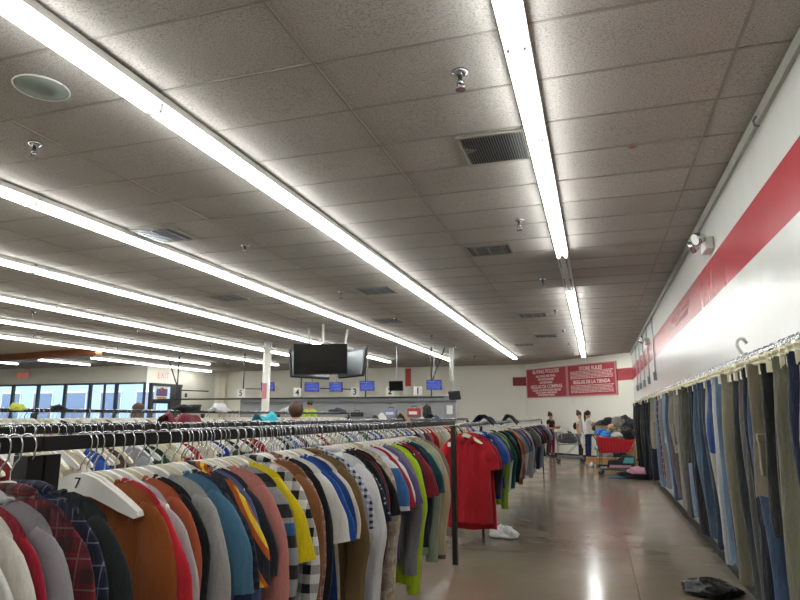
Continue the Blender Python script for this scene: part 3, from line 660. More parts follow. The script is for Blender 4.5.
# (y, description, short name, kind, neck, hem, material, shape width)
A = [
 (.93, 'bottle green jumper', 'long', 'crew', .8, cloth('#1f2e20')),
 (1.02, 'dark green fleece', 'long', 'crew', .8, cloth('#25331f')),
 (1.06, 'off-white tee with wide sleeves', 'tee', 'crew', .78, cloth('#cfcdc8')),
 (1.10, 'creamy white long sleeve top', 'long', 'crew', .8, cloth('#d4d0c6')),
 (1.14, 'crimson sweatshirt', 'long', 'crew', .8, cloth('#98142e')),
 (1.19, 'heather grey sweatshirt', 'long', 'crew', .78, cloth('#8e8c92')),
 (1.24, 'maroon and black plaid flannel shirt', 'long', 'collar', .84, cloth('#6d1420', 'plaid', '#1b1116', '#6f6262', 15)),
 (1.275, 'royal blue hoodie', 'long', 'crew', .8, cloth('#17407c')),
 (1.31, 'navy and white plaid shirt', 'long', 'collar', .82, cloth('#1a2342', 'plaid', '#0f1424', '#8a8890', 20)),
 (1.35, 'charcoal green jumper', 'long', 'crew', .8, cloth('#1c2525')),
 (1.60, 'rust brown sweatshirt', 'long', 'crew', .84, cloth('#8a460f')),
 (1.645, 'bright red tee', 'tee', 'crew', .8, cloth('#b81e2c')),
 (1.69, 'pale grey heather tee', 'tee', 'crew', .82, cloth('#b4aeb2')),
 (1.735, 'terracotta tee', 'long', 'crew', .6, cloth('#a2502f')),
 (1.785, 'black knit jumper', 'long', 'crew', .74, cloth('#0d0e14')),
 (1.85, 'light grey sweatshirt', 'long', 'crew', .82, cloth('#9b9b99')),
 (1.92, 'steel blue tee', 'tee', 'crew', .78, cloth('#3f6a85')),
 (1.985, 'charcoal patterned tee', 'tee', 'v', .84, cloth('#20222a', 'hstripe', '#2c3040', None, 30)),
 (2.03, 'orange, black and yellow striped polo', 'tee', 'collar', .82, cloth('#c05a20', 'dstripe', '#2a2d36', '#e0c23a', 7)),
 (2.09, 'faded indigo tunic', 'long', 'v', .94, cloth('#515f8e')),
 (2.14, 'dark slate tee', 'tee', 'crew', .8, cloth('#24262e')),
 (2.19, 'dusty pink top', 'long', 'crew', .74, cloth('#b3746c')),
 (2.27, 'grey, black and blue striped pullover', 'long', 'crew', .88, cloth('#8c8e90', 'hstripe', '#26282c', '#2b5a8a', 9)),
 (2.37, 'mustard yellow tee', 'tee', 'v', .78, cloth('#d3bd12')),
 (2.43, 'black and white gingham shirt', 'long', 'collar', .9, cloth('#d5d5d8', 'check', '#10131f', None, 14)),
 (2.50, 'peach long sleeve blouse', 'long', 'crew', .72, cloth('#caa084')),
 (2.57, 'caramel brown jumper', 'long', 'crew', .92, cloth('#80532e')),
 (2.65, 'mauve plaid shirt', 'long', 'collar', .9, cloth('#a5776f', 'plaid', '#6d4b51', '#c9bcb6', 22)),
 (2.71, 'black thin cardigan', 'long', 'v', .7, cloth('#111216')),
 (2.76, 'white crew tee', 'tee', 'crew', .76, cloth('#d8d6d0')),
 (2.84, 'cobalt blue tee', 'tee', 'crew', .84, cloth('#174a98')),
 (2.90, 'deep blue tee', 'tee', 'v', .8, cloth('#1d3f78')),
 (2.95, 'off-white tee with peach cuffs', 'tee', 'crew', .72, cloth('#d7cdbd')),
 (3.01, 'khaki brown shirt', 'long', 'collar', .96, cloth('#6c5636')),
 (3.07, 'stone grey tee', 'tee', 'crew', .8, cloth('#8a8c90')),
 (3.13, 'navy and white micro check shirt', 'tee', 'collar', .8, cloth('#ccd0dc', 'check', '#1b2450', None, 32)),
 (3.22, 'white dress shirt', 'long', 'collar', .98, cloth('#d2d3d6')),
 (3.33, 'navy dotted blouse', 'tee', 'v', .84, cloth('#141b30', 'dots', '#9fb0c8', None, 40)),
 (3.42, 'black sweatshirt', 'long', 'crew', .94, cloth('#101116')),
 (3.50, 'wine red cardigan', 'long', 'v', .86, cloth('#5d1019')),
 (3.58, 'jet black tee', 'tee', 'crew', .78, cloth('#0b0b0e')),
 (3.68, 'beige patterned long shirt', 'long', 'collar', .96, cloth('#b3a795', 'camo', '#a39682', '#c4bbac', 14)),
 (3.80, 'white and blue tee', 'tee', 'crew', .76, cloth('#c8ccd6', 'hstripe', '#3a66a0', None, 2)),
 (3.88, 'scarlet tee', 'tee', 'crew', .74, cloth('#9c1a22')),
 (3.96, 'snow white tee', 'tee', 'v', .78, cloth('#dcdcdc')),
 (4.05, 'blue-violet top', 'tee', 'crew', .82, cloth('#5b5280')),
 (4.15, 'ash grey long top', 'long', 'crew', .88, cloth('#75767b')),
 (4.27, 'neon yellow-green work shirt', 'long', 'crew', 1.02, cloth('#a9c51a')),
 (4.38, 'black blazer', 'long', 'v', .86, cloth('#0c101c')),
 (4.50, 'red and black top', 'tee', 'crew', .76, cloth('#7d1c28')),
 (4.60, 'ink navy cardigan', 'long', 'v', .8, cloth('#11182c')),
 (4.72, 'dark teal tee', 'tee', 'crew', .74, cloth('#0f4248')),
 (4.84, 'sage green long shirt', 'long', 'collar', .95, cloth('#93a08a')),
 (4.97, 'sand beige shirt', 'long', 'collar', .92, cloth('#b2a184')),
 (5.12, 'pewter grey trouser-length tunic', 'long', 'v', .98, cloth('#77736a')),
]
for i, (y, d, kind, neck, hem, m) in enumerate(A):
    gap = min(A[min(i + 1, len(A) - 1)][0] - y if i < len(A) - 1 else .1, y - A[i - 1][0] if i else .1, .11)
    T = max(.018, min(.042, gap * .5)); hem += .1 if y < 3.3 and hem > .7 else .04; rz = rnd.uniform(-.07, .05) + (.0 if y < 3 else .04)
    prev = A[i - 1][1] if i else None
    lab = f"{d}, just beyond the {prev}" if prev else f'{d} nearest the camera on the front rack'
    if len(lab.split()) > 16: lab = f"{d} on the front rack"
    shirt(kind, 100 + i, m, (-1.5 + rnd.uniform(-.012, .018) + (.04 if any(w in d for w in ('striped', 'gingham', 'pink', 'caramel', 'white dress', 'khaki')) else 0) - (.025 if any(w in d for w in ('slate', 'mauve', 'pale grey')) else 0) + (.045 if i < 10 else 0), y, RZ), rz, lab, 'clothes on the front racks', hem, T, neck).rotation_euler.y = rnd.uniform(-.022, .022)
    hanger((-1.5, y, RZ), rz, f"{'cream' if i % 3 == 1 else 'white'} plastic hanger holding the {d}", i % 3 == 1, 'hangers on the front racks')
for k in range(1, 48):   # spare hangers between garments
    y = 1.85 + k * .062
    if k < 3: y = 1.51 + k * .025
    hanger((-1.5, y + .013, RZ), rnd.uniform(-.15, .15), 'empty white plastic hanger in front of the rust brown sweatshirt' if k < 3 else 'empty hanger squeezed between shirts on the front rack', k % 2 == 1 and k > 2, 'empty hangers beside the rust sweatshirt' if k < 3 else 'empty hangers on the front rack')

CN = {'red': '#a3131f', 'crimson': '#7d0f1d', 'royal blue': '#16388c', 'black': '#0d0e12', 'navy': '#151d3c', 'charcoal': '#2a2c31', 'bright blue': '#1d4fa5', 'mid grey': '#74767b', 'lime green': '#7d9a2c', 'white': '#cfd0d0', 'dark green': '#16382a', 'teal': '#0e5a5c', 'mustard': '#a8781e', 'brick': '#8c3a2c', 'rust': '#8d4a2a', 'salmon': '#b0665a', 'denim blue': '#3f5877', 'silver grey': '#9a9ca2', 'plum': '#4a2a44', 'olive': '#50523a', 'beige': '#b2a489', 'brown': '#533a28', 'pale blue': '#8ea3bd', 'forest': '#1d4d35', 'burgundy': '#4c1220', 'cream': '#c9c0a8', 'lavender': '#8a83a8', 'slate': '#475060', 'pink': '#b57f88', 'tan': '#94744e'}
A2 = 'red,red,crimson,royal blue,navy,black,charcoal,bright blue,royal blue,mid grey,royal blue,lime green,forest,white,black,dark green,teal,teal,black,mustard,brick,beige,mid grey,rust,denim blue,salmon,white,navy,silver grey,plum,charcoal,black,olive,slate,brown,pale blue,navy,black,mid grey,burgundy,tan,denim blue,black,cream,slate,olive,charcoal,lavender,navy,black'.split(',')
y = 7.28; prev = None; cnt = {}
for i, c in enumerate(A2):
    kind = 'long' if i % 5 in (1, 3) and i > 3 or c == 'teal' else 'tee'; cnt[c] = cnt.get(c, 0) + 1
    neck = 'collar' if i in (0, 1, 2, 7, 12, 22, 30) else ('v' if i % 3 == 1 else 'crew')
    hem = (1.12, 1.2, 1.06)[i] if i < 3 else rnd.choice((.82, .9, .98, .86)) + (.12 if i % 6 == 5 else 0)
    d = f"{c} {'collared shirt' if neck == 'collar' else ('long sleeve top' if kind == 'long' else 'tee')}"
    lab = f"{d} on the aisle pipe rack, " + (f"{ORD[i]} garment from the near end")
    shirt(kind, 300 + (i if i < 16 else i % 16), cloth(CN[c]), (-1.5 + rnd.uniform(-.03, .03) + (.03 if i < 3 else 0), y, 1.42), rnd.uniform(-.12, .1) + (.1 if i < 3 else 0), lab, 'garments on the aisle pipe rack', hem, .04, neck, hwf=1.18 if i < 3 else 1.0)
    hanger((-1.5, y, 1.42), 0, f"white hanger of the {ORD[i]} garment on the aisle pipe rack", i % 2 == 0, 'hangers on the aisle pipe rack')
    y += .12 if i < 8 else (.17 if i < 25 else .25)
tagm = MB().box((0, 0, 0), (.05, .004, .05)); tag(tagm.build('price_tag', M['paper'], None, loc=(-1.66, 7.21, 1.2)), 'small white price sticker on the chest of nearest red shirt', 'tag')

# rows behind: garments seen between the hangers
palette = list(CN)
def back_row(x, z, y0, y1, n, name, parts, seed, light=.35):
    r = random.Random(seed)
    for i in range(n):
        y = y0 + (y1 - y0) * ((i + .5) / n) ** 1.25; c = r.choice(palette) if r.random() > light else r.choice(['cream', 'white', 'beige', 'silver grey'])
        lab = f"{c} shirt on the {name}, {ORD[i]} garment from its near end"
        shirt('tee' if i % 2 else 'long', 500 + i % 10, cloth(CN[c]), (x, y, z), r.uniform(-.1, .1), lab, f'garments on the {name}', .8, .038, 'crew', parts=parts)
        hanger((x, y, z), r.uniform(-.12, .12), f'white hanger on the {name}, {ORD[i]} from its near end', i % 2 == 0, f'hangers on the {name}')
back_row(-3.0, 1.45, 1.9, 14.5, 58, 'second rack', True, 11)
back_row(-4.5, 1.44, 3.2, 14.5, 40, 'third rack', False, 12, .55)
back_row(-6.5, 1.59, 4.4, 15.5, 40, 'tall fourth rack', False, 13, .7)
# the many more hangers on the three back racks
def hanger_mass(x, z, y0, y1, n, label, seed):
    r = random.Random(seed); mb = MB(); hk = hook_pts()
    arms = HW; av = [v.co[:] for v in arms.vertices]; af = [tuple(p.vertices) for p in arms.polygons]
    for i in range(n):
        y = y0 + (y1 - y0) * ((i + r.random()) / n) ** 1.2; a = r.uniform(-.2, .2); ca, sa = cos(a), sin(a)
        h = MB().tube(hk, .0028, 4); mb.add([(x + p[0] * ca - p[1] * sa, y + p[0] * sa + p[1] * ca, z + p[2]) for p in h.v], h.f, 0)
        mb.add([(x + p[0] * ca - p[1] * sa, y + p[0] * sa + p[1] * ca, z + p[2] + .026) for p in av], af, 1 + (i % 2))
    o = mb.build('hanger_cluster', [M['chrome'], M['hang_w'], M['hang_c']]); tag(o, label, 'hangers', None, 'stuff')
hanger_mass(-3.0, 1.45, 1.9, 14.5, 160, 'dense run of chrome hooked white hangers along the second rack', 21)
hanger_mass(-4.5, 1.44, 3.0, 14.5, 170, 'dense run of chrome hooked white hangers along the third rack', 22)
hanger_mass(-6.5, 1.59, 4.2, 15.5, 190, 'dense run of white hangers along the tall fourth rack', 23)

# trousers -----------------------------------------------------
def trouser_geo(seed, L, T=.03, wide=1.0):
    r = random.Random(seed); p1, p2 = r.uniform(0, 6.28), r.uniform(0, 6.28); n = 40; hw = .19 * wide; b = MB(); m = 22
    k = r.uniform(20, 34); sw = r.uniform(-.012, .016); tp = r.uniform(.0, .14); rs = []
    def ring(v):
        z = -.115 - v * L; d = v * L
        w = hw * (1 + .07 * sm(d / .25) - tp * sm((d - .3) / .7)) ; notch = .93 * sm((d - .22) / .1); t = T * (.35 + .75 * sm(d / .12))
        out = []
        for i in range(n):
            a = 2 * pi * i / n; c = cos(a); x = math.copysign(abs(c) ** .8, c) * w; q = (1 - notch * math.exp(-(x / (.022 + .012 * v)) ** 2))
            leg = .5 + .5 * math.copysign(1, x)
            out.append((x + sw * v * v + (.01 * sin(5 * v + p2)) * sm(v * 2), -sin(a) * t * q + .38 * T * sm(v * 3) * sin(k * x + p1 + (3 + 2 * leg) * v) , z - .012 * max(0, 1 - d / .1) * cos(pi * c) * .5 + (.006 * sin(6 * a + p1) + .012 * leg * sin(p2)) * v))
        return out
    b.rings([ring(j / m) for j in range(m + 1)], False, False)
    parts = [('legs', b)]
    wb = MB(); rs = [[(cos(a) * (hw + .003), -sin(a) * (T * .4 + .004), z - .012 * cos(pi * cos(a)) * .5) for a in [2 * pi * i / 20 for i in range(20)]] for z in (-.108, -.15)]
    wb.rings(rs, False, False); parts.append(('waistband', wb))
    return parts
def pocket(kind, L, T):
    if kind == 'cargo': return [('pocket', MB().box((-.175, 0, -.5), (.05, T * 1.7, .17)).box((-.177, 0, -.425), (.054, T * 1.8, .035)))]
    return []
TP = [
 (2.16, 'black track trousers', 1.12, '#15191a', None, ''), (2.36, 'dark green-black track trousers', 1.12, '#1f2a27', None, ''),
 (2.56, 'navy track trousers with white side stripes', 1.1, 'stripe', None, ''), (2.74, 'olive khaki chinos', 1.12, '#777353', None, ''),
 (2.88, 'dark grey trousers', 1.14, '#3c3b3d', None, ''), (3.0, 'black cotton trousers', .7, '#121213', None, ''),
 (3.12, 'khaki cargo shorts', .56, '#8b7d60', None, 'cargo'), (3.22, 'mid blue jeans behind cargo shorts', 1.05, '#33507e', 'denim', ''),
 (3.33, 'inky navy trousers', 1.12, '#11172b', None, ''), (3.44, 'ash grey trousers', 1.1, '#55534f', None, ''), (3.56, 'brown-grey slacks', 1.1, '#5d5950', None, ''),
 (3.68, 'charcoal jeans', 1.12, '#2f3438', 'denim', ''), (3.80, 'stone beige chinos', 1.08, '#8f8669', None, ''), (3.90, 'slate blue trousers', 1.06, '#3c465a', None, ''),
 (4.00, 'faded light blue jeans', 1.02, '#56779e', 'denim', ''), (4.10, 'white washed jeans', 1.05, '#b9bec4', None, ''), (4.22, 'black trousers with pale lining', 1.0, '#17181e', None, ''),
 (4.34, 'bright blue shorts', .44, '#1646a8', None, ''), (4.45, 'pale beige trousers', 1.0, '#b1a58f', None, ''), (4.6, 'indigo jeans', 1.05, '#22364f', 'denim', ''),
 (4.78, 'classic blue jeans', 1.03, '#2b4767', 'denim', ''), (4.95, 'washed denim jeans', 1.0, '#35536f', 'denim', ''), (5.12, 'black jeans', 1.06, '#141519', None, ''),
 (5.28, 'dark indigo jeans', 1.02, '#1b2a44', 'denim', ''), (5.45, 'olive cargo shorts', .58, '#4c4c3a', None, 'cargo'), (5.65, 'pale blue jeans', 1.0, '#6f8fb5', 'denim', ''),
 (5.85, 'grey-brown trousers', 1.04, '#605850', None, ''), (6.05, 'light stone trousers', 1.0, '#8d8677', None, ''), (6.3, 'sand cargo shorts', .55, '#958a75', None, 'cargo'),
 (6.55, 'mauve brown trousers', .98, '#65504e', None, ''), (6.8, 'navy blue jeans', 1.02, '#27406a', 'denim', ''), (7.05, 'sky blue jeans', 1.0, '#7f9cc0', 'denim', ''),
 (7.3, 'white shorts', .5, '#cfd0d2', None, ''), (7.6, 'silver grey trousers', 1.0, '#8b8d90', None, ''), (7.9, 'maroon plaid trousers', .92, 'plaid', None, ''),
 (8.25, 'ice blue jeans', 1.05, '#6d87a8', 'denim', ''), (8.6, 'sandy beige shorts', .62, '#a39679', None, 'cargo'), (9.0, 'deep navy trousers', 1.05, '#16203c', None, ''),
 (9.35, 'dusky blue jeans', 1.05, '#2f4770', 'denim', ''), (9.75, 'black wide trousers', 1.1, '#101114', None, ''), (10.15, 'midnight blue trousers', 1.08, '#141c30', None, ''),
 (10.6, 'matt black trousers', 1.08, '#0d0d10', None, ''), (11.1, 'graphite trousers', 1.1, '#2a2b2e', None, ''), (11.6, 'black dress trousers', 1.08, '#111113', None, ''), (12.1, 'long black skirted trousers', 1.1, '#0c0d12', None, ''), (12.6, 'navy black trousers', 1.05, '#0f1322', None, '')]
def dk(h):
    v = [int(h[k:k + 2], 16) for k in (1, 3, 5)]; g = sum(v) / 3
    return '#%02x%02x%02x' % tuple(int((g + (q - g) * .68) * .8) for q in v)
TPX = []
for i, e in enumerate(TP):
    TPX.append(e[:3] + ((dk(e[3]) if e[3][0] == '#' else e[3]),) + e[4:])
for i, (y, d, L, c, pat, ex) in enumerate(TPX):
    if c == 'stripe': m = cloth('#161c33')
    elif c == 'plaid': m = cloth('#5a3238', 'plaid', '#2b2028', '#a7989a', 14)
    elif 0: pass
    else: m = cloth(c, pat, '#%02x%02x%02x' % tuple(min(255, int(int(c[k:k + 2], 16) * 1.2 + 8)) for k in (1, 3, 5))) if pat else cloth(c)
    gap = min([abs(y - q[0]) for j, q in enumerate(TPX) if j != i]); T = min(.05, gap * .4)
    loc = (.86 + rnd.uniform(-.012, .016), y, 1.86); rz = rnd.uniform(-.08, .12)
    lab = f"{d} on the wall rail" + (f", just beyond the {TPX[i-1][1]}" if i else ', nearest the camera')
    t = thing('shorts' if L < .65 else 'trousers', ' '.join(lab.split()[:16]), 'shorts' if L < .65 else 'trousers', loc, rz, 'clothes on the right wall rail')
    for n, b in trouser_geo(700 + i, L, T, 1.1 if ex == 'cargo' else rnd.uniform(.93, 1.03)): link(n, b.mesh(n, m, True), t)
    for n, b in pocket(ex, L, T): b.build(n, m, t, bev=.005)
    if c == 'stripe':
        for q in range(3):
            g = MB().grid(lambda u, v: (-.178 - .03 * sm(v * 3.5) + .045 * sm((v - .25) * 2) + q * .028 + u * .014, -T * 1.15 - .006 - .004 * sm(v * 4), -.155 - v * (L - .08)), 1, 16)
            tag(g.build('side_stripe', cloth('#b9bcc4'), t), 'white side stripe')
    h = thing('trouser_hanger', f'cream clip hanger holding the {d}', 'hanger', loc, rz, 'clip hangers on the right wall rail')
    link('arms', PA, h); link('hook', PK, h)
    for s in (-1, 1): link('clip', PC, h, (s * .15, 0, 0))
    if y < 9:   # a second, empty hanger tucked behind
        h = thing('trouser_hanger', f'empty cream clip hanger just beyond the {d}', 'hanger', (.86, y + min(.09, gap * .5), 1.86), rnd.uniform(-.2, .2), 'clip hangers on the right wall rail'); link('arms', PA, h); link('hook', PK, h)
        for s in (-1, 1): link('clip', PC, h, (s * .15, 0, 0))
h = thing('shirt_hanger', 'chunky white hanger sticking up above the trousers against the wall', 'hanger', (.97, 4.7, 1.94), 0); h.rotation_euler = (.2, RAD(-38), .3)
MB().tube([(-.2, 0, -.11), (0, 0, 0), (.2, 0, -.11)], .014, 8).tube([(-.2, 0, -.11), (.2, 0, -.11)], .012, 8).build('arms', M['hang_w'], h, True)
MB().tube([(0, 0, 0), (0, 0, .03)] + [(.035 - .035 * cos(pi * k / 8), 0, .06 + .04 * sin(pi * k / 8)) for k in range(9)] + [(.07, 0, .045)], .011, 8).build('hook', M['hang_w'], h, True)

# crumpled clothes ---------------------------------------------
from mathutils import noise as mno
def crumple(loc, d, mat, name, label, cat, seed, rz=0, amp=.35, parent=None, group=None, n=26, flat=True):
    b = MB(); vs = []
    for j in range(n + 1):
        for i in range(2 * n):
            th = pi * j / n; ph = pi * i / n; p = Vector((sin(th) * cos(ph), sin(th) * sin(ph), cos(th)))
            q = p * 1.3 + Vector((seed * 3.1, seed * 1.7, 0)); f = 1 + amp * mno.noise(q) + amp * .6 * abs(mno.noise(q * 2.7)) - amp * .32 * abs(mno.noise(q * 5)) + amp * .12 * mno.noise(q * 11)
            p = p * f; z = p.z
            if flat and z < 0: z *= .25
            vs.append((p.x * d[0] / 2, p.y * d[1] / 2, z * d[2] / 1.2 + (d[2] * .18 if flat else 0)))
    fs = [(j * 2 * n + i, (j + 1) * 2 * n + i, (j + 1) * 2 * n + (i + 1) % (2 * n), j * 2 * n + (i + 1) % (2 * n)) for j in range(n) for i in range(2 * n)]
    b.add(vs, fs); o = b.build(name, mat, parent, True, loc, rz)
    if parent is None: tag(o, label, cat, group)
    return o
def drape(loc, mat, label, seed, w=.34, h=.16, rz=0):
    """a garment thrown over a rail: saddle of cloth hanging down on both sides"""
    r = random.Random(seed); k = r.uniform(14, 24); p = r.uniform(0, 6)
    b = MB()
    def F(u, v, off):
        s = (u - .5) * 2; x = math.copysign(min(abs(s) * .9, 1) ** .8, s) * (.11 + .05 * abs(s)) ; z = .05 + off - h * max(0, abs(s) - .12) ** 1.4 + .03 * mno.noise(Vector((u * 3, v * 4, seed)))
        y = (v - .5) * w * (1 + .25 * abs(s)) + .02 * sin(6 * s + p)
        return (x + .018 * sin(k * y + p) * abs(s), y, z + .018 * sin(k * y + 2 * s + p) + .02 * sin(k * .5 * y + p))
    b.grid(lambda u, v: F(u, v, .0), 20, 14); b.grid(lambda u, v: F(1 - u, v, .012), 20, 14)
    tag(b.build('draped_garment', mat, None, True, loc, rz), label, 'garment', 'clothes thrown over the racks')
drape((-4.5, 7.9, RZ + .03), cloth('#2bb3c4'), 'turquoise garment thrown over the third rack left of white column', 1, .42, .2)
drape((-4.5, 6.0, RZ + .02), cloth('#6d1224'), 'wine red garment thrown over the third rack', 2, .5, .2)
drape((-3.0, 9.7, RZ + .03), cloth('#a88c66'), 'tan garment thrown over the second rack below the lane signs', 3, .3, .3)
crumple((-6.5, 8.9, 1.585), (.34, .5, .13), cloth('#14151a'), 'draped_garment', 'black garment thrown over fourth rack left of the turquoise one', 'garment', 4, amp=.55, group='clothes thrown over the racks')
crumple((-6.5, 9.8, 1.585), (.34, .4, .13), cloth('#c9c9c9'), 'draped_garment', 'white garment thrown over fourth rack left of column', 'garment', 5, amp=.55, group='clothes thrown over the racks')
crumple((-6.5, 12.6, 1.585), (.34, .5, .13), cloth('#d3d3d0'), 'draped_garment', 'white garment on fourth rack near the yellow shirted cashier', 'garment', 6, amp=.55, group='clothes thrown over the racks')
crumple((-6.5, 15.2, 1.585), (.34, .6, .13), cloth('#3a3b45'), 'draped_garment', 'dark grey jacket at the far end of fourth rack', 'garment', 7, amp=.55, group='clothes thrown over the racks')
drape((-4.5, 12.8, RZ + .03), cloth('#bdbdb8'), 'pale garment at far end of the third rack', 8, .5, .2)
crumple((-6.5, 5.65, 1.585), (.15, .16, .075), cloth('#b7c04a'), 'draped_garment', 'yellow-green garment on the fourth rack below the storefront', 'garment', 9, amp=.55, group='clothes thrown over the racks')
crumple((-6.5, 5.25, 1.585), (.15, .16, .075), cloth('#b54a6a'), 'draped_garment', 'pink garment on the fourth rack at far left', 'garment', 10, amp=.55, group='clothes thrown over the racks')
crumple((-6.5, 6.25, 1.585), (.15, .16, .075), cloth('#111216'), 'draped_garment', 'black garment on fourth rack below storefront mullion', 'garment', 11, amp=.55, group='clothes thrown over the racks')
drape((-3.0, 11.6, RZ + .03), cloth('#1f3a55'), 'navy garment on second rack behind the red shirts', 12, .35, .2)
drape((-1.5, 8.6, 1.47), cloth('#1b2b4a'), 'dark blue garment thrown on the aisle pipe rack', 13, .3, .12)
drape((-1.5, 11.2, 1.47), cloth('#0f1a1c'), 'black scarf like garment thrown on the aisle pipe rack', 14, .4, .15)

crumple((-1.22, 8.3, 0), (.34, .2, .13), M['bag'], 'plastic_bag', 'crumpled white plastic bag on the floor by the aisle rack', 'bag', 3, -.3, amp=.6)
t = crumple((.86, 6.3, 0), (.48, .36, .13), M['gloss_black'], 'plastic_bag', 'black shiny plastic bag on the floor below the trousers', 'bag', 8, .2)

# ---------------------------------------------------------------- people
def skin(name, J, edges, mat, parent, sub=2, root=0):
    """J: list of (x,y,z,r). one continuous skinned surface"""
    me = bpy.data.meshes.new(name); me.from_pydata([j[:3] for j in J], edges, []); me.materials.append(mat)
    o = bpy.data.objects.new(name, me); COL.objects.link(o); o.parent = parent
    md = o.modifiers.new('skin', 'SKIN'); md.use_smooth_shade = True
    for i, v in enumerate(me.skin_vertices[0].data):
        r = J[i][3]; v.radius = r if isinstance(r, tuple) else (r, r); v.use_root = (i == root)
    if sub: o.modifiers.new('sub', 'SUBSURF').levels = sub; o.modifiers['sub'].render_levels = sub
    return o
def person(label, loc, rz, h, top, bottom, hair, arms='front', sleeve='long', hairstyle='bun', skinm='skin', extra=None, lean=0, look=0):
    k = h / 1.70; t = thing('person', label, 'person', loc, rz, None); t.scale = (k, k, k)
    def L(p): return (p[0], p[1] - lean * max(0, p[2] - .95), p[2])
    AR = {'front': ((.22, -.03, 1.12), (.17, -.27, 1.10), (.14, -.34, 1.11)), 'reach': ((.24, -.20, 1.22), (.17, -.45, 1.24), (.14, -.55, 1.25)), 'down': ((.24, .02, 1.10), (.25, -.06, .86), (.25, -.08, .77))}[arms]
    B = [(0, 0, .95, .1), (0, .01, 1.1, .1), (0, .0, 1.28, .105), (0, .01, 1.42, .06), (0, 0, 1.50, .048), (0, -.02, 1.565, .07), (0, -.01, 1.63, .075)]
    E = [(0, 1), (1, 2), (2, 3), (3, 4), (4, 5), (5, 6)]
    for s in (-1, 1):
        i = len(B); B += [(s * .15, .01, 1.385, .055), (s * AR[0][0], AR[0][1], AR[0][2], .042), (s * AR[1][0], AR[1][1], AR[1][2], .028), (s * AR[2][0], AR[2][1], AR[2][2], .03)]
        E += [(3, i), (i, i + 1), (i + 1, i + 2), (i + 2, i + 3)]
        hx, hy, hz = s * AR[2][0], AR[2][1], AR[2][2]; dn = arms == 'down'
        for f in range(4):
            j = len(B); off = (f - 1.5) * .02; ln = (.038, .045, .042, .034)[f]
            if dn: B += [(hx, hy + off, hz - .035, .009), (hx - s * .008, hy + off, hz - .035 - ln, .008)]
            else: B += [(hx + off, hy - .03, hz, .009), (hx + off, hy - .03 - ln, hz - .014, .008)]
            E += [(i + 3, j), (j, j + 1)]
        j = len(B); B += [(hx - s * .03, hy - .01, hz + (.0 if dn else .008), .01), (hx - s * .04, hy - .035, hz - (.03 if dn else 0), .008)]; E += [(i + 3, j), (j, j + 1)]
        i = len(B); B += [(s * .075, 0, .87, .075), (s * .10, -.01, .5, .055), (s * .10, .01, .1, .036), (s * .10, -.08, .04, .036), (s * .10, -.15, .03, .028)]
        E += [(0, i), (i, i + 1), (i + 1, i + 2), (i + 2, i + 3), (i + 3, i + 4)]
    B = [(*L(b[:3]), b[3]) for b in B]; skin('body', B, E, M[skinm], t)
    # face
    hd = L((0, -.02, 1.585))
    n = MB().tube([(hd[0], hd[1] - .075, hd[2] + .01), (hd[0], hd[1] - .098, hd[2] - .02), (hd[0], hd[1] - .07, hd[2] - .028)], [.006, .013, .006], 6); n.build('nose', M[skinm], t, True)
    for s in (-1, 1):
        MB().tube([(s * .028, hd[1] - .055, hd[2] + .012), (s * .028, hd[1] - .068, hd[2] + .012)], [.009, .006], 8).build('eye', M['ink'], t); MB().tube([(s * .074, hd[1] + .01, hd[2] + .02), (s * .082, hd[1] + .012, hd[2]), (s * .075, hd[1] + .008, hd[2] - .025)], [.01, .015, .008], 6).build('ear', M[skinm], t, True)
    MB().tube([(-.022, hd[1] - .068, hd[2] - .05), (0, hd[1] - .078, hd[2] - .05), (.022, hd[1] - .068, hd[2] - .05)], .006, 6).build('mouth', plain('lip', '#8a4a42', .5), t, True)
    # clothes
    C_ = [(0, 0, .80, (.175, .135)), (0, .01, 1.1, (.14, .12)), (0, 0, 1.27, .128), (0, .01, 1.40, .078)]; CE_ = [(0, 1), (1, 2), (2, 3)]
    for s in (-1, 1):
        i = len(C_); C_ += [(s * .155, .01, 1.385, .068)]; CE_ += [(3, i)]
        mid = tuple((a + b) / 2 for a, b in zip((.155, .01, 1.385), AR[0])); C_.append((s * mid[0], mid[1], mid[2], .062)); CE_.append((i, i + 1))
        if sleeve == 'long': C_ += [(s * AR[0][0], AR[0][1], AR[0][2], .053), (s * AR[1][0], AR[1][1], AR[1][2], .038)]; CE_ += [(i + 1, i + 2), (i + 2, i + 3)]
    skin('shirt', [(*L(b[:3]), b[3]) for b in C_], CE_, top, t)
    P_ = [(0, 0, .95, (.14, .115))]; PE = []
    for s in (-1, 1):
        i = len(P_); P_ += [(s * .088, 0, .84, .1), (s * .10, -.01, .5, .068), (s * .10, .01, .13, .052)]; PE += [(0, i), (i, i + 1), (i + 1, i + 2)]
    skin('trousers', P_, PE, bottom, t)
    for s in (-1, 1): skin('shoe', [(s * .10, .03, .045, .05), (s * .10, -.08, .045, .05), (s * .10, -.17, .035, .042)], [(0, 1), (1, 2)], plain('shoe_blue', '#34506e', .6) if hairstyle == 'tail' else M['dark'], t)
    def hb(x, y, z, a, b, c, sd): return (x, y, z, a, b, c, sd)
    HL = [hb(hd[0], hd[1] + .03, hd[2] + .05, .185, .2, .19, 1)]
    if hairstyle == 'bun': HL.append(hb(0, hd[1] + .07, hd[2] + .145, .1, .1, .09, 2))
    if hairstyle == 'tail': HL += [hb(0, hd[1] + .13, hd[2] + .03, .09, .09, .12, 2), hb(0, hd[1] + .15, hd[2] - .1, .08, .07, .3, 3)]
    if hairstyle == 'long': HL.append(hb(0, hd[1] + .06, hd[2] - .07, .2, .15, .34, 2))
    if hairstyle == 'curly': HL += [hb(0, hd[1] + .05, hd[2] + .02, .28, .27, .3, 2)]
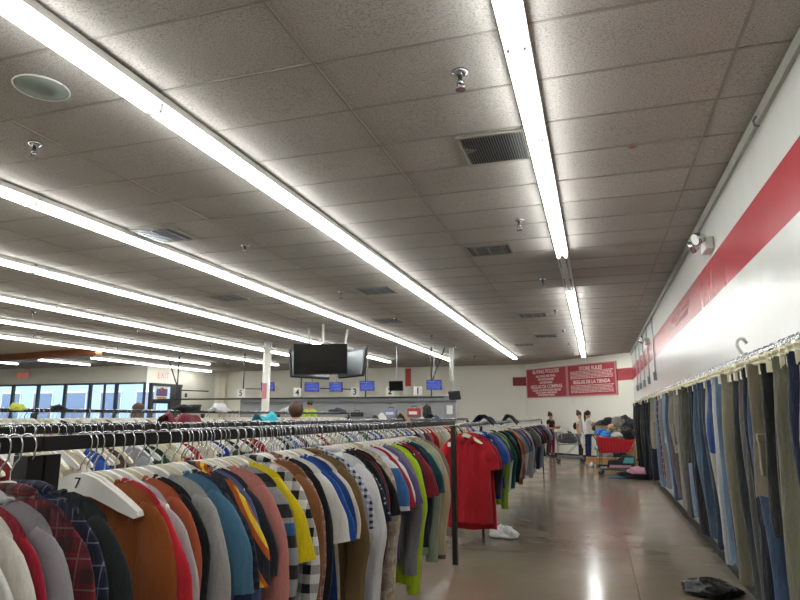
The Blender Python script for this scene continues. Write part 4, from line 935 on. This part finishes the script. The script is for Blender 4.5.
    for q in HL: crumple(q[:3], (q[3], q[4], q[5] * .6), M[hair], 'hair', '', '', q[6], amp=.12, parent=t, n=12, flat=False)
    if extra: extra(t)
    return t
def cardigan(t):
    C_ = [(0, .05, .62, (.15, .06)), (0, .06, .95, (.14, .08)), (0, .05, 1.25, (.14, .1))]
    skin('cardigan', C_, [(0, 1), (1, 2)], cloth('#131217'), t)
person('standing woman in black top, long dark cardigan and magenta trousers, holding something', (-1.72, 24.7, 0), RAD(55), 1.62, cloth('#17141a'), cloth('#7a2440'), 'hairb', 'front', 'tee', 'bun', 'skin', cardigan)
tag(MB().box((0, 0, 0), (.16, .1, .09)).build('phone_pouch', plain('tan_pouch', '#8b6a4a', .6), None, loc=(-1.43, 24.46, 1.09), rz=.9, bev=.01), 'small tan pouch held by the woman in black top', 'pouch')
def strap(t): skin('backpack', [(0, .15, 1.05, .08), (0, .17, 1.2, .09), (0, .14, 1.33, .06)], [(0, 1), (1, 2)], cloth('#121318'), t)
person('woman in white tee with small black backpack behind the grey shopping cart', (-.62, 23.3, 0), RAD(75), 1.66, cloth('#cfcbc6'), cloth('#2a2c34'), 'hairb', 'down', 'tee', 'bun', 'skin', strap)
person('woman with ponytail, white tee and blue jeans reaching into the clothes bin', (-.36, 22.75, 0), RAD(118), 1.68, cloth('#d8d2cf'), cloth('#1b2c58', 'denim', '#2a4170'), 'hair', 'reach', 'tee', 'tail', 'skin', None, .1)
t = thing('cashier_platform', 'dark raised platform behind the checkout counters', 'platform', (-9.2, 19.35, 0)); MB().box((0, 0, .14), (5, .7, .28)).build('deck', M['dark'], t)
person('cashier in neon yellow shirt standing behind the checkout counters', (-9.28, 19.3, .28), RAD(20), 1.72, cloth('#c2dd1f'), cloth('#15171f'), 'hair', 'front', 'long', 'bun', 'skin2')
person('shopper with big curly brown hair among the back racks, pale top', (-5.58, 11.0, 0), RAD(200), 1.74, cloth('#b9ada0'), cloth('#2a2c33'), 'hairb', 'down', 'long', 'curly')
person('shopper with brown hair behind the tall fourth rack', (-7.6, 9.0, 0), RAD(190), 1.72, cloth('#3a3c44'), cloth('#20222a'), 'hairb', 'down', 'long', 'long')
person('shopper with long black hair and white top near the display shelf', (-3.75, 14.0, 0), RAD(200), 1.76, cloth('#cfd0d2'), cloth('#22242c'), 'hair', 'down', 'long', 'long')

# ---------------------------------------------------------------- carts, bin, piles
def cart(loc, rz, label, solid):
    t = thing('shopping_cart', label, 'shopping cart', loc, rz)
    L, W0, W1, zt, zb = .92, .5, .56, .98, .56     # x along the cart, handle at -x
    def cor(u, z):     # half width / x range per height
        return (-L / 2 + .04 * (1 - z), L / 2 - .14 * (1 - z), .5 * (W0 + (W1 - W0) * z))
    x0b, x1b, wb = cor(0, 0); x0t, x1t, wt = cor(0, 1); zf = zt - .09
    if solid:
        m = M['red_pl']; b = MB()
        out = [(x0t, -wt, zt), (x1t, -wt, zf), (x1t, wt, zf), (x0t, wt, zt)]; bot = [(x0b, -wb, zb), (x1b, -wb, zb + .05), (x1b, wb, zb + .05), (x0b, wb, zb)]
        ins = [(x * .97, y * .95, z) for x, y, z in out]; inb = [(x * .96, y * .93, z + .015) for x, y, z in bot]
        b.add(out + bot + ins + inb, [(0, 1, 5, 4), (1, 2, 6, 5), (2, 3, 7, 6), (3, 0, 4, 7), (4, 5, 6, 7), (9, 8, 12, 13), (10, 9, 13, 14), (11, 10, 14, 15), (8, 11, 15, 12), (15, 14, 13, 12), (0, 8, 9, 1), (1, 9, 10, 2), (2, 10, 11, 3), (3, 11, 8, 0)])
        for k in range(11):
            u = (k + 1) / 12
            for s in (-1, 1): b.box((x0t + (x1t - x0t) * u, s * (wt + wb) / 2 * 1.01, (zt + zb) / 2), (.012, .02, .30))
        b.build('basket', m, t)
        MB().tube([(x0t, -wt, zt), (x1t, -wt, zf), (x1t, wt, zf), (x0t, wt, zt), (x0t, -wt, zt)], .02, 8).build('rim', m, t, True)
    else:
        b = MB()
        for k in range(9):
            v = k / 8; x0, x1, w = cor(0, v); z0 = zb + (zt - zb) * v; z1 = zb + .03 + (zf - zb - .03) * v; b.tube([(x0, -w, z0), (x1, -w, z1), (x1, w, z1), (x0, w, z0), (x0, -w, z0)], .0045 if k < 8 else .009, 5)
        for k in range(16):
            u = k / 15
            for s in (-1, 1): b.tube([(x0b + (x1b - x0b) * u, s * wb, zb + .03 * u), (x0t + (x1t - x0t) * u, s * wt, zt - .09 * u)], .003, 4)
            if k < 10: y = -1 + 2 * k / 9; b.tube([(x0t, y * wt, zt), (x0b, y * wb, zb), (x1b, y * wb, zb + .03), (x1t, y * wt, zf)], .003, 4)
        b.build('basket', M['steel'], t)
        tag(MB().box((x0t + .18, 0, .84), (.02, .46, .22)).build('child_seat', M['red_pl'], t), 'red child seat flap')
    MB().tube([(x0t - .09, -wt * .95, zt + .04), (x0t - .09, wt * .95, zt + .04)], .017, 8).build('handle', M['red_pl'], t, True)
    f = MB()
    for s in (-1, 1): f.tube([(x0t - .09, s * wt * .95, zt + .04), (x0t - .02, s * wt * .9, zt - .08), (x0b + .02, s * wb, zb - .02), (x0b - .02, s * .24, .16), (L / 2 - .05, s * .2, .14)], .012, 7).tube([(x1b - .1, s * wb * .9, zb + .02), (x0b + .2, s * .23, .16)], .01, 6)
    f.build('frame', M['dark'] if solid else M['steel'], t, True)
    lr = MB()
    for k in range(8): lr.tube([(x0b, -.2 + .4 * k / 7, .2), (L / 2 - .08, -.2 + .4 * k / 7, .17)], .005, 5)
    lr.tube([(x0b, -.22, .2), (L / 2 - .08, -.22, .17), (L / 2 - .08, .22, .17), (x0b, .22, .2), (x0b, -.22, .2)], .008, 6).build('lower_rack', M['steel'], t)
    for x in (x0b - .0, L / 2 - .08):
        for s in (-1, 1):
            w = MB().tube([(x, s * .22 - .014, .062), (x, s * .22 + .014, .062)], .062, 14).build('wheel', M['dark'], t)
            MB().box((x, s * .22, .11), (.03, .04, .06)).build('caster_fork', M['steel'], w)
    return t
M['red_pl'] = plain('red_plastic', '#b01526', .35)
cart((-.92, 22.15, 0), RAD(8), 'grey wire shopping cart with red handle left of the ponytail woman', False)
cart((.44, 17.55, 0), RAD(-6), 'solid red plastic shopping cart heaped with clothes by the trousers', True)
crumple((-1.0, 22.15, .62), (.6, .42, .36), cloth('#26262c'), 'clothes_bundle', 'dark clothes bundle filling the grey wire cart', 'clothes', 5, flat=True, group=None)
crumple((-1.12, 22.1, .93), (.42, .34, .22), cloth('#c6c2bc'), 'clothes_bundle', 'white garment on top of the grey wire cart', 'clothes', 6)
crumple((-.5, 21.95, .72), (.14, .14, .26), M['bag'], 'shopping_bag', 'white bag hanging at the front of the grey wire cart', 'bag', 7, flat=False)
crumple((.42, 17.55, .72), (.74, .46, .42), cloth('#57564a', 'camo', '#7d7763', '#35382f', 9), 'clothes_bundle', 'camouflage garments heaped in the red cart', 'clothes', 9)
crumple((.2, 17.5, .96), (.3, .3, .16), cloth('#1c6ab0'), 'clothes_bundle', 'bright blue garment at the left of the red cart heap', 'clothes', 10)
crumple((.72, 17.5, .92), (.44, .4, .3), cloth('#1c1a1e'), 'clothes_bundle', 'black garments at the right of the red cart heap', 'clothes', 11)
crumple((.46, 17.32, .98), (.3, .12, .12), cloth('#b9b6b0'), 'clothes_bundle', 'white and grey sneaker like garment on the red cart heap', 'clothes', 12)
t = thing('tote_bag', 'large black, pink and teal patterned tote under the red cart', 'bag', (.48, 17.5, .19), RAD(-6))
MB().prism([(-.3, 0), (.36, 0), (.4, .3), (.1, .33), (-.05, .22), (-.26, .2)], -.2, .2).build('body', plain('tote_black', '#15141b', .5), t, bev=.02)
MB().prism([(-.24, .02), (.3, .02), (.3, .09), (-.22, .09)], -.205, -.2).build('pink_panel', plain('tote_pink', '#b8899c', .6), t); MB().prism([(.1, .14), (.36, .14), (.38, .28), (.16, .28)], -.205, -.2).build('teal_panel', plain('tote_teal', '#4f9aa0', .6), t)
MB().tube([(-.1, -.1, .2), (-.05, -.1, .3), (.12, -.1, .36), (.2, -.1, .3)], .012).build('handle', M['dark'], t)
crumple((.9, 16.9, 0), (.95, .6, .2), cloth('#1d1a20'), 'clothes_bundle', 'dark clothes spread on the floor before the red cart', 'clothes', 14)
crumple((.95, 16.7, .12), (.6, .4, .17), cloth('#a9788c'), 'clothes_bundle', 'pink garment on top of the floor pile by the trousers', 'clothes', 15)
crumple((.4, 16.75, 0), (.45, .2, .05), cloth('#2e5a78'), 'clothes_bundle', 'flat blue scrap of cloth on floor left of pink pile', 'clothes', 16)
# cardboard bin on a pallet
t = thing('pallet', 'wooden pallet under the cardboard clothes bin', 'pallet', (.5, 21.4, 0))
for k in range(7): MB().box((0, -.55 + 1.1 * k / 6, .125), (1.25, .1, .02)).build('deck_board', M['card'], t)
for x in (-.55, 0, .55): MB().box((x, 0, .057), (.09, 1.2, .115)).build('stringer', M['card'], t)
t = thing('cardboard_bin', 'large open cardboard bin overflowing with clothes at aisle end', 'bin', (.5, 21.4, .136))
w, d, h = 1.15, 1.1, 1.08
for (cx, cy, sx, sy, n) in ((0, -d / 2, w, .02, 'front_wall'), (0, d / 2, w, .02, 'back_wall'), (-w / 2, 0, .02, d, 'side_wall'), (w / 2, 0, .02, d, 'side_wall')): MB().box((cx, cy, h / 2), (sx, sy, h)).build(n, M['card'], t)
MB().box((0, 0, .3), (w, d, .02)).build('base', M['card'], t)
for i, (x, y, z, dx, dy, dz, c, l) in enumerate(((.35, 21.3, 1.1, .9, .8, .42, '#1b1a1f', 'black garments heaped in the cardboard bin, left side'), (.75, 21.2, 1.15, .7, .7, .42, '#30292c', 'dark brown garments heaped in the cardboard bin'), (.62, 21.0, 1.28, .45, .4, .28, '#75716c', 'grey patterned garment on top of the cardboard bin'), (.42, 20.9, 1.22, .3, .2, .14, '#b0876a', 'tan garment at the front of the bin heap'), (.9, 20.95, 1.18, .4, .4, .3, '#1a1c26', 'navy garment at the right of the bin heap'))):
    crumple((x, y, z - .1), (dx, dy, dz), cloth(c), 'clothes_bundle', l, 'clothes', 30 + i)
for i, (x, y, z, dx, dy, dz, c, l) in enumerate(((.12, 20.6, .0, .5, .34, .3, '#5c6468', 'grey garment at the bottom of the heap before the bin'), (.5, 20.58, .0, .55, .34, .3, '#2f332c', 'olive garment at the bottom of the heap before the bin'),
    (.2, 20.62, .24, .5, .34, .28, '#7b8286', 'light grey garment in the second layer of the heap'), (.55, 20.62, .24, .5, .34, .28, '#1e2026', 'black garment in the second layer of the heap'), (.1, 20.66, .47, .4, .3, .26, '#848b92', 'pale grey garment in the middle of the heap'),
    (.45, 20.66, .47, .55, .3, .28, '#3a3d36', 'dark olive garment in the middle of the heap'), (.28, 20.68, .71, .6, .3, .26, '#22303c', 'slate navy garment high on the heap'), (.14, 20.66, .93, .5, .32, .2, '#1a5f9c', 'bright blue jacket on top of the heap before the bin'))):
    crumple((x, y, z), (dx, dy, dz), cloth(c), 'clothes_bundle', l, 'clothes', 40 + i)
t = thing('low_bench', 'low pale wooden board bench along the foot of the bin', 'bench', (.15, 20.2, 0))
MB().box((0, 0, .26), (1.1, .3, .05)).build('seat_board', M['card'], t); MB().box((0, -.13, .17), (1.1, .02, .16)).build('apron', M['card'], t)
for x in (-.48, .48): MB().box((x, 0, .12), (.08, .24, .24)).build('leg', M['card'], t)
crumple((-.25, 20.1, 0), (.16, .16, .14), plain('grey_cup', '#9a9ca0', .4), 'paper_cup', 'small grey crumpled container on the floor before the bench', 'container', 50)
h7 = [o for o in bpy.data.objects if o.get('label') == 'empty white plastic hanger in front of the rust brown sweatshirt']
if h7:
    h7.sort(key=lambda o: o.location.y); text_mesh('numeral', '7', .045, M['ink'], h7[0], (.0, -.0095, -.122), (pi / 2, 0, 0))
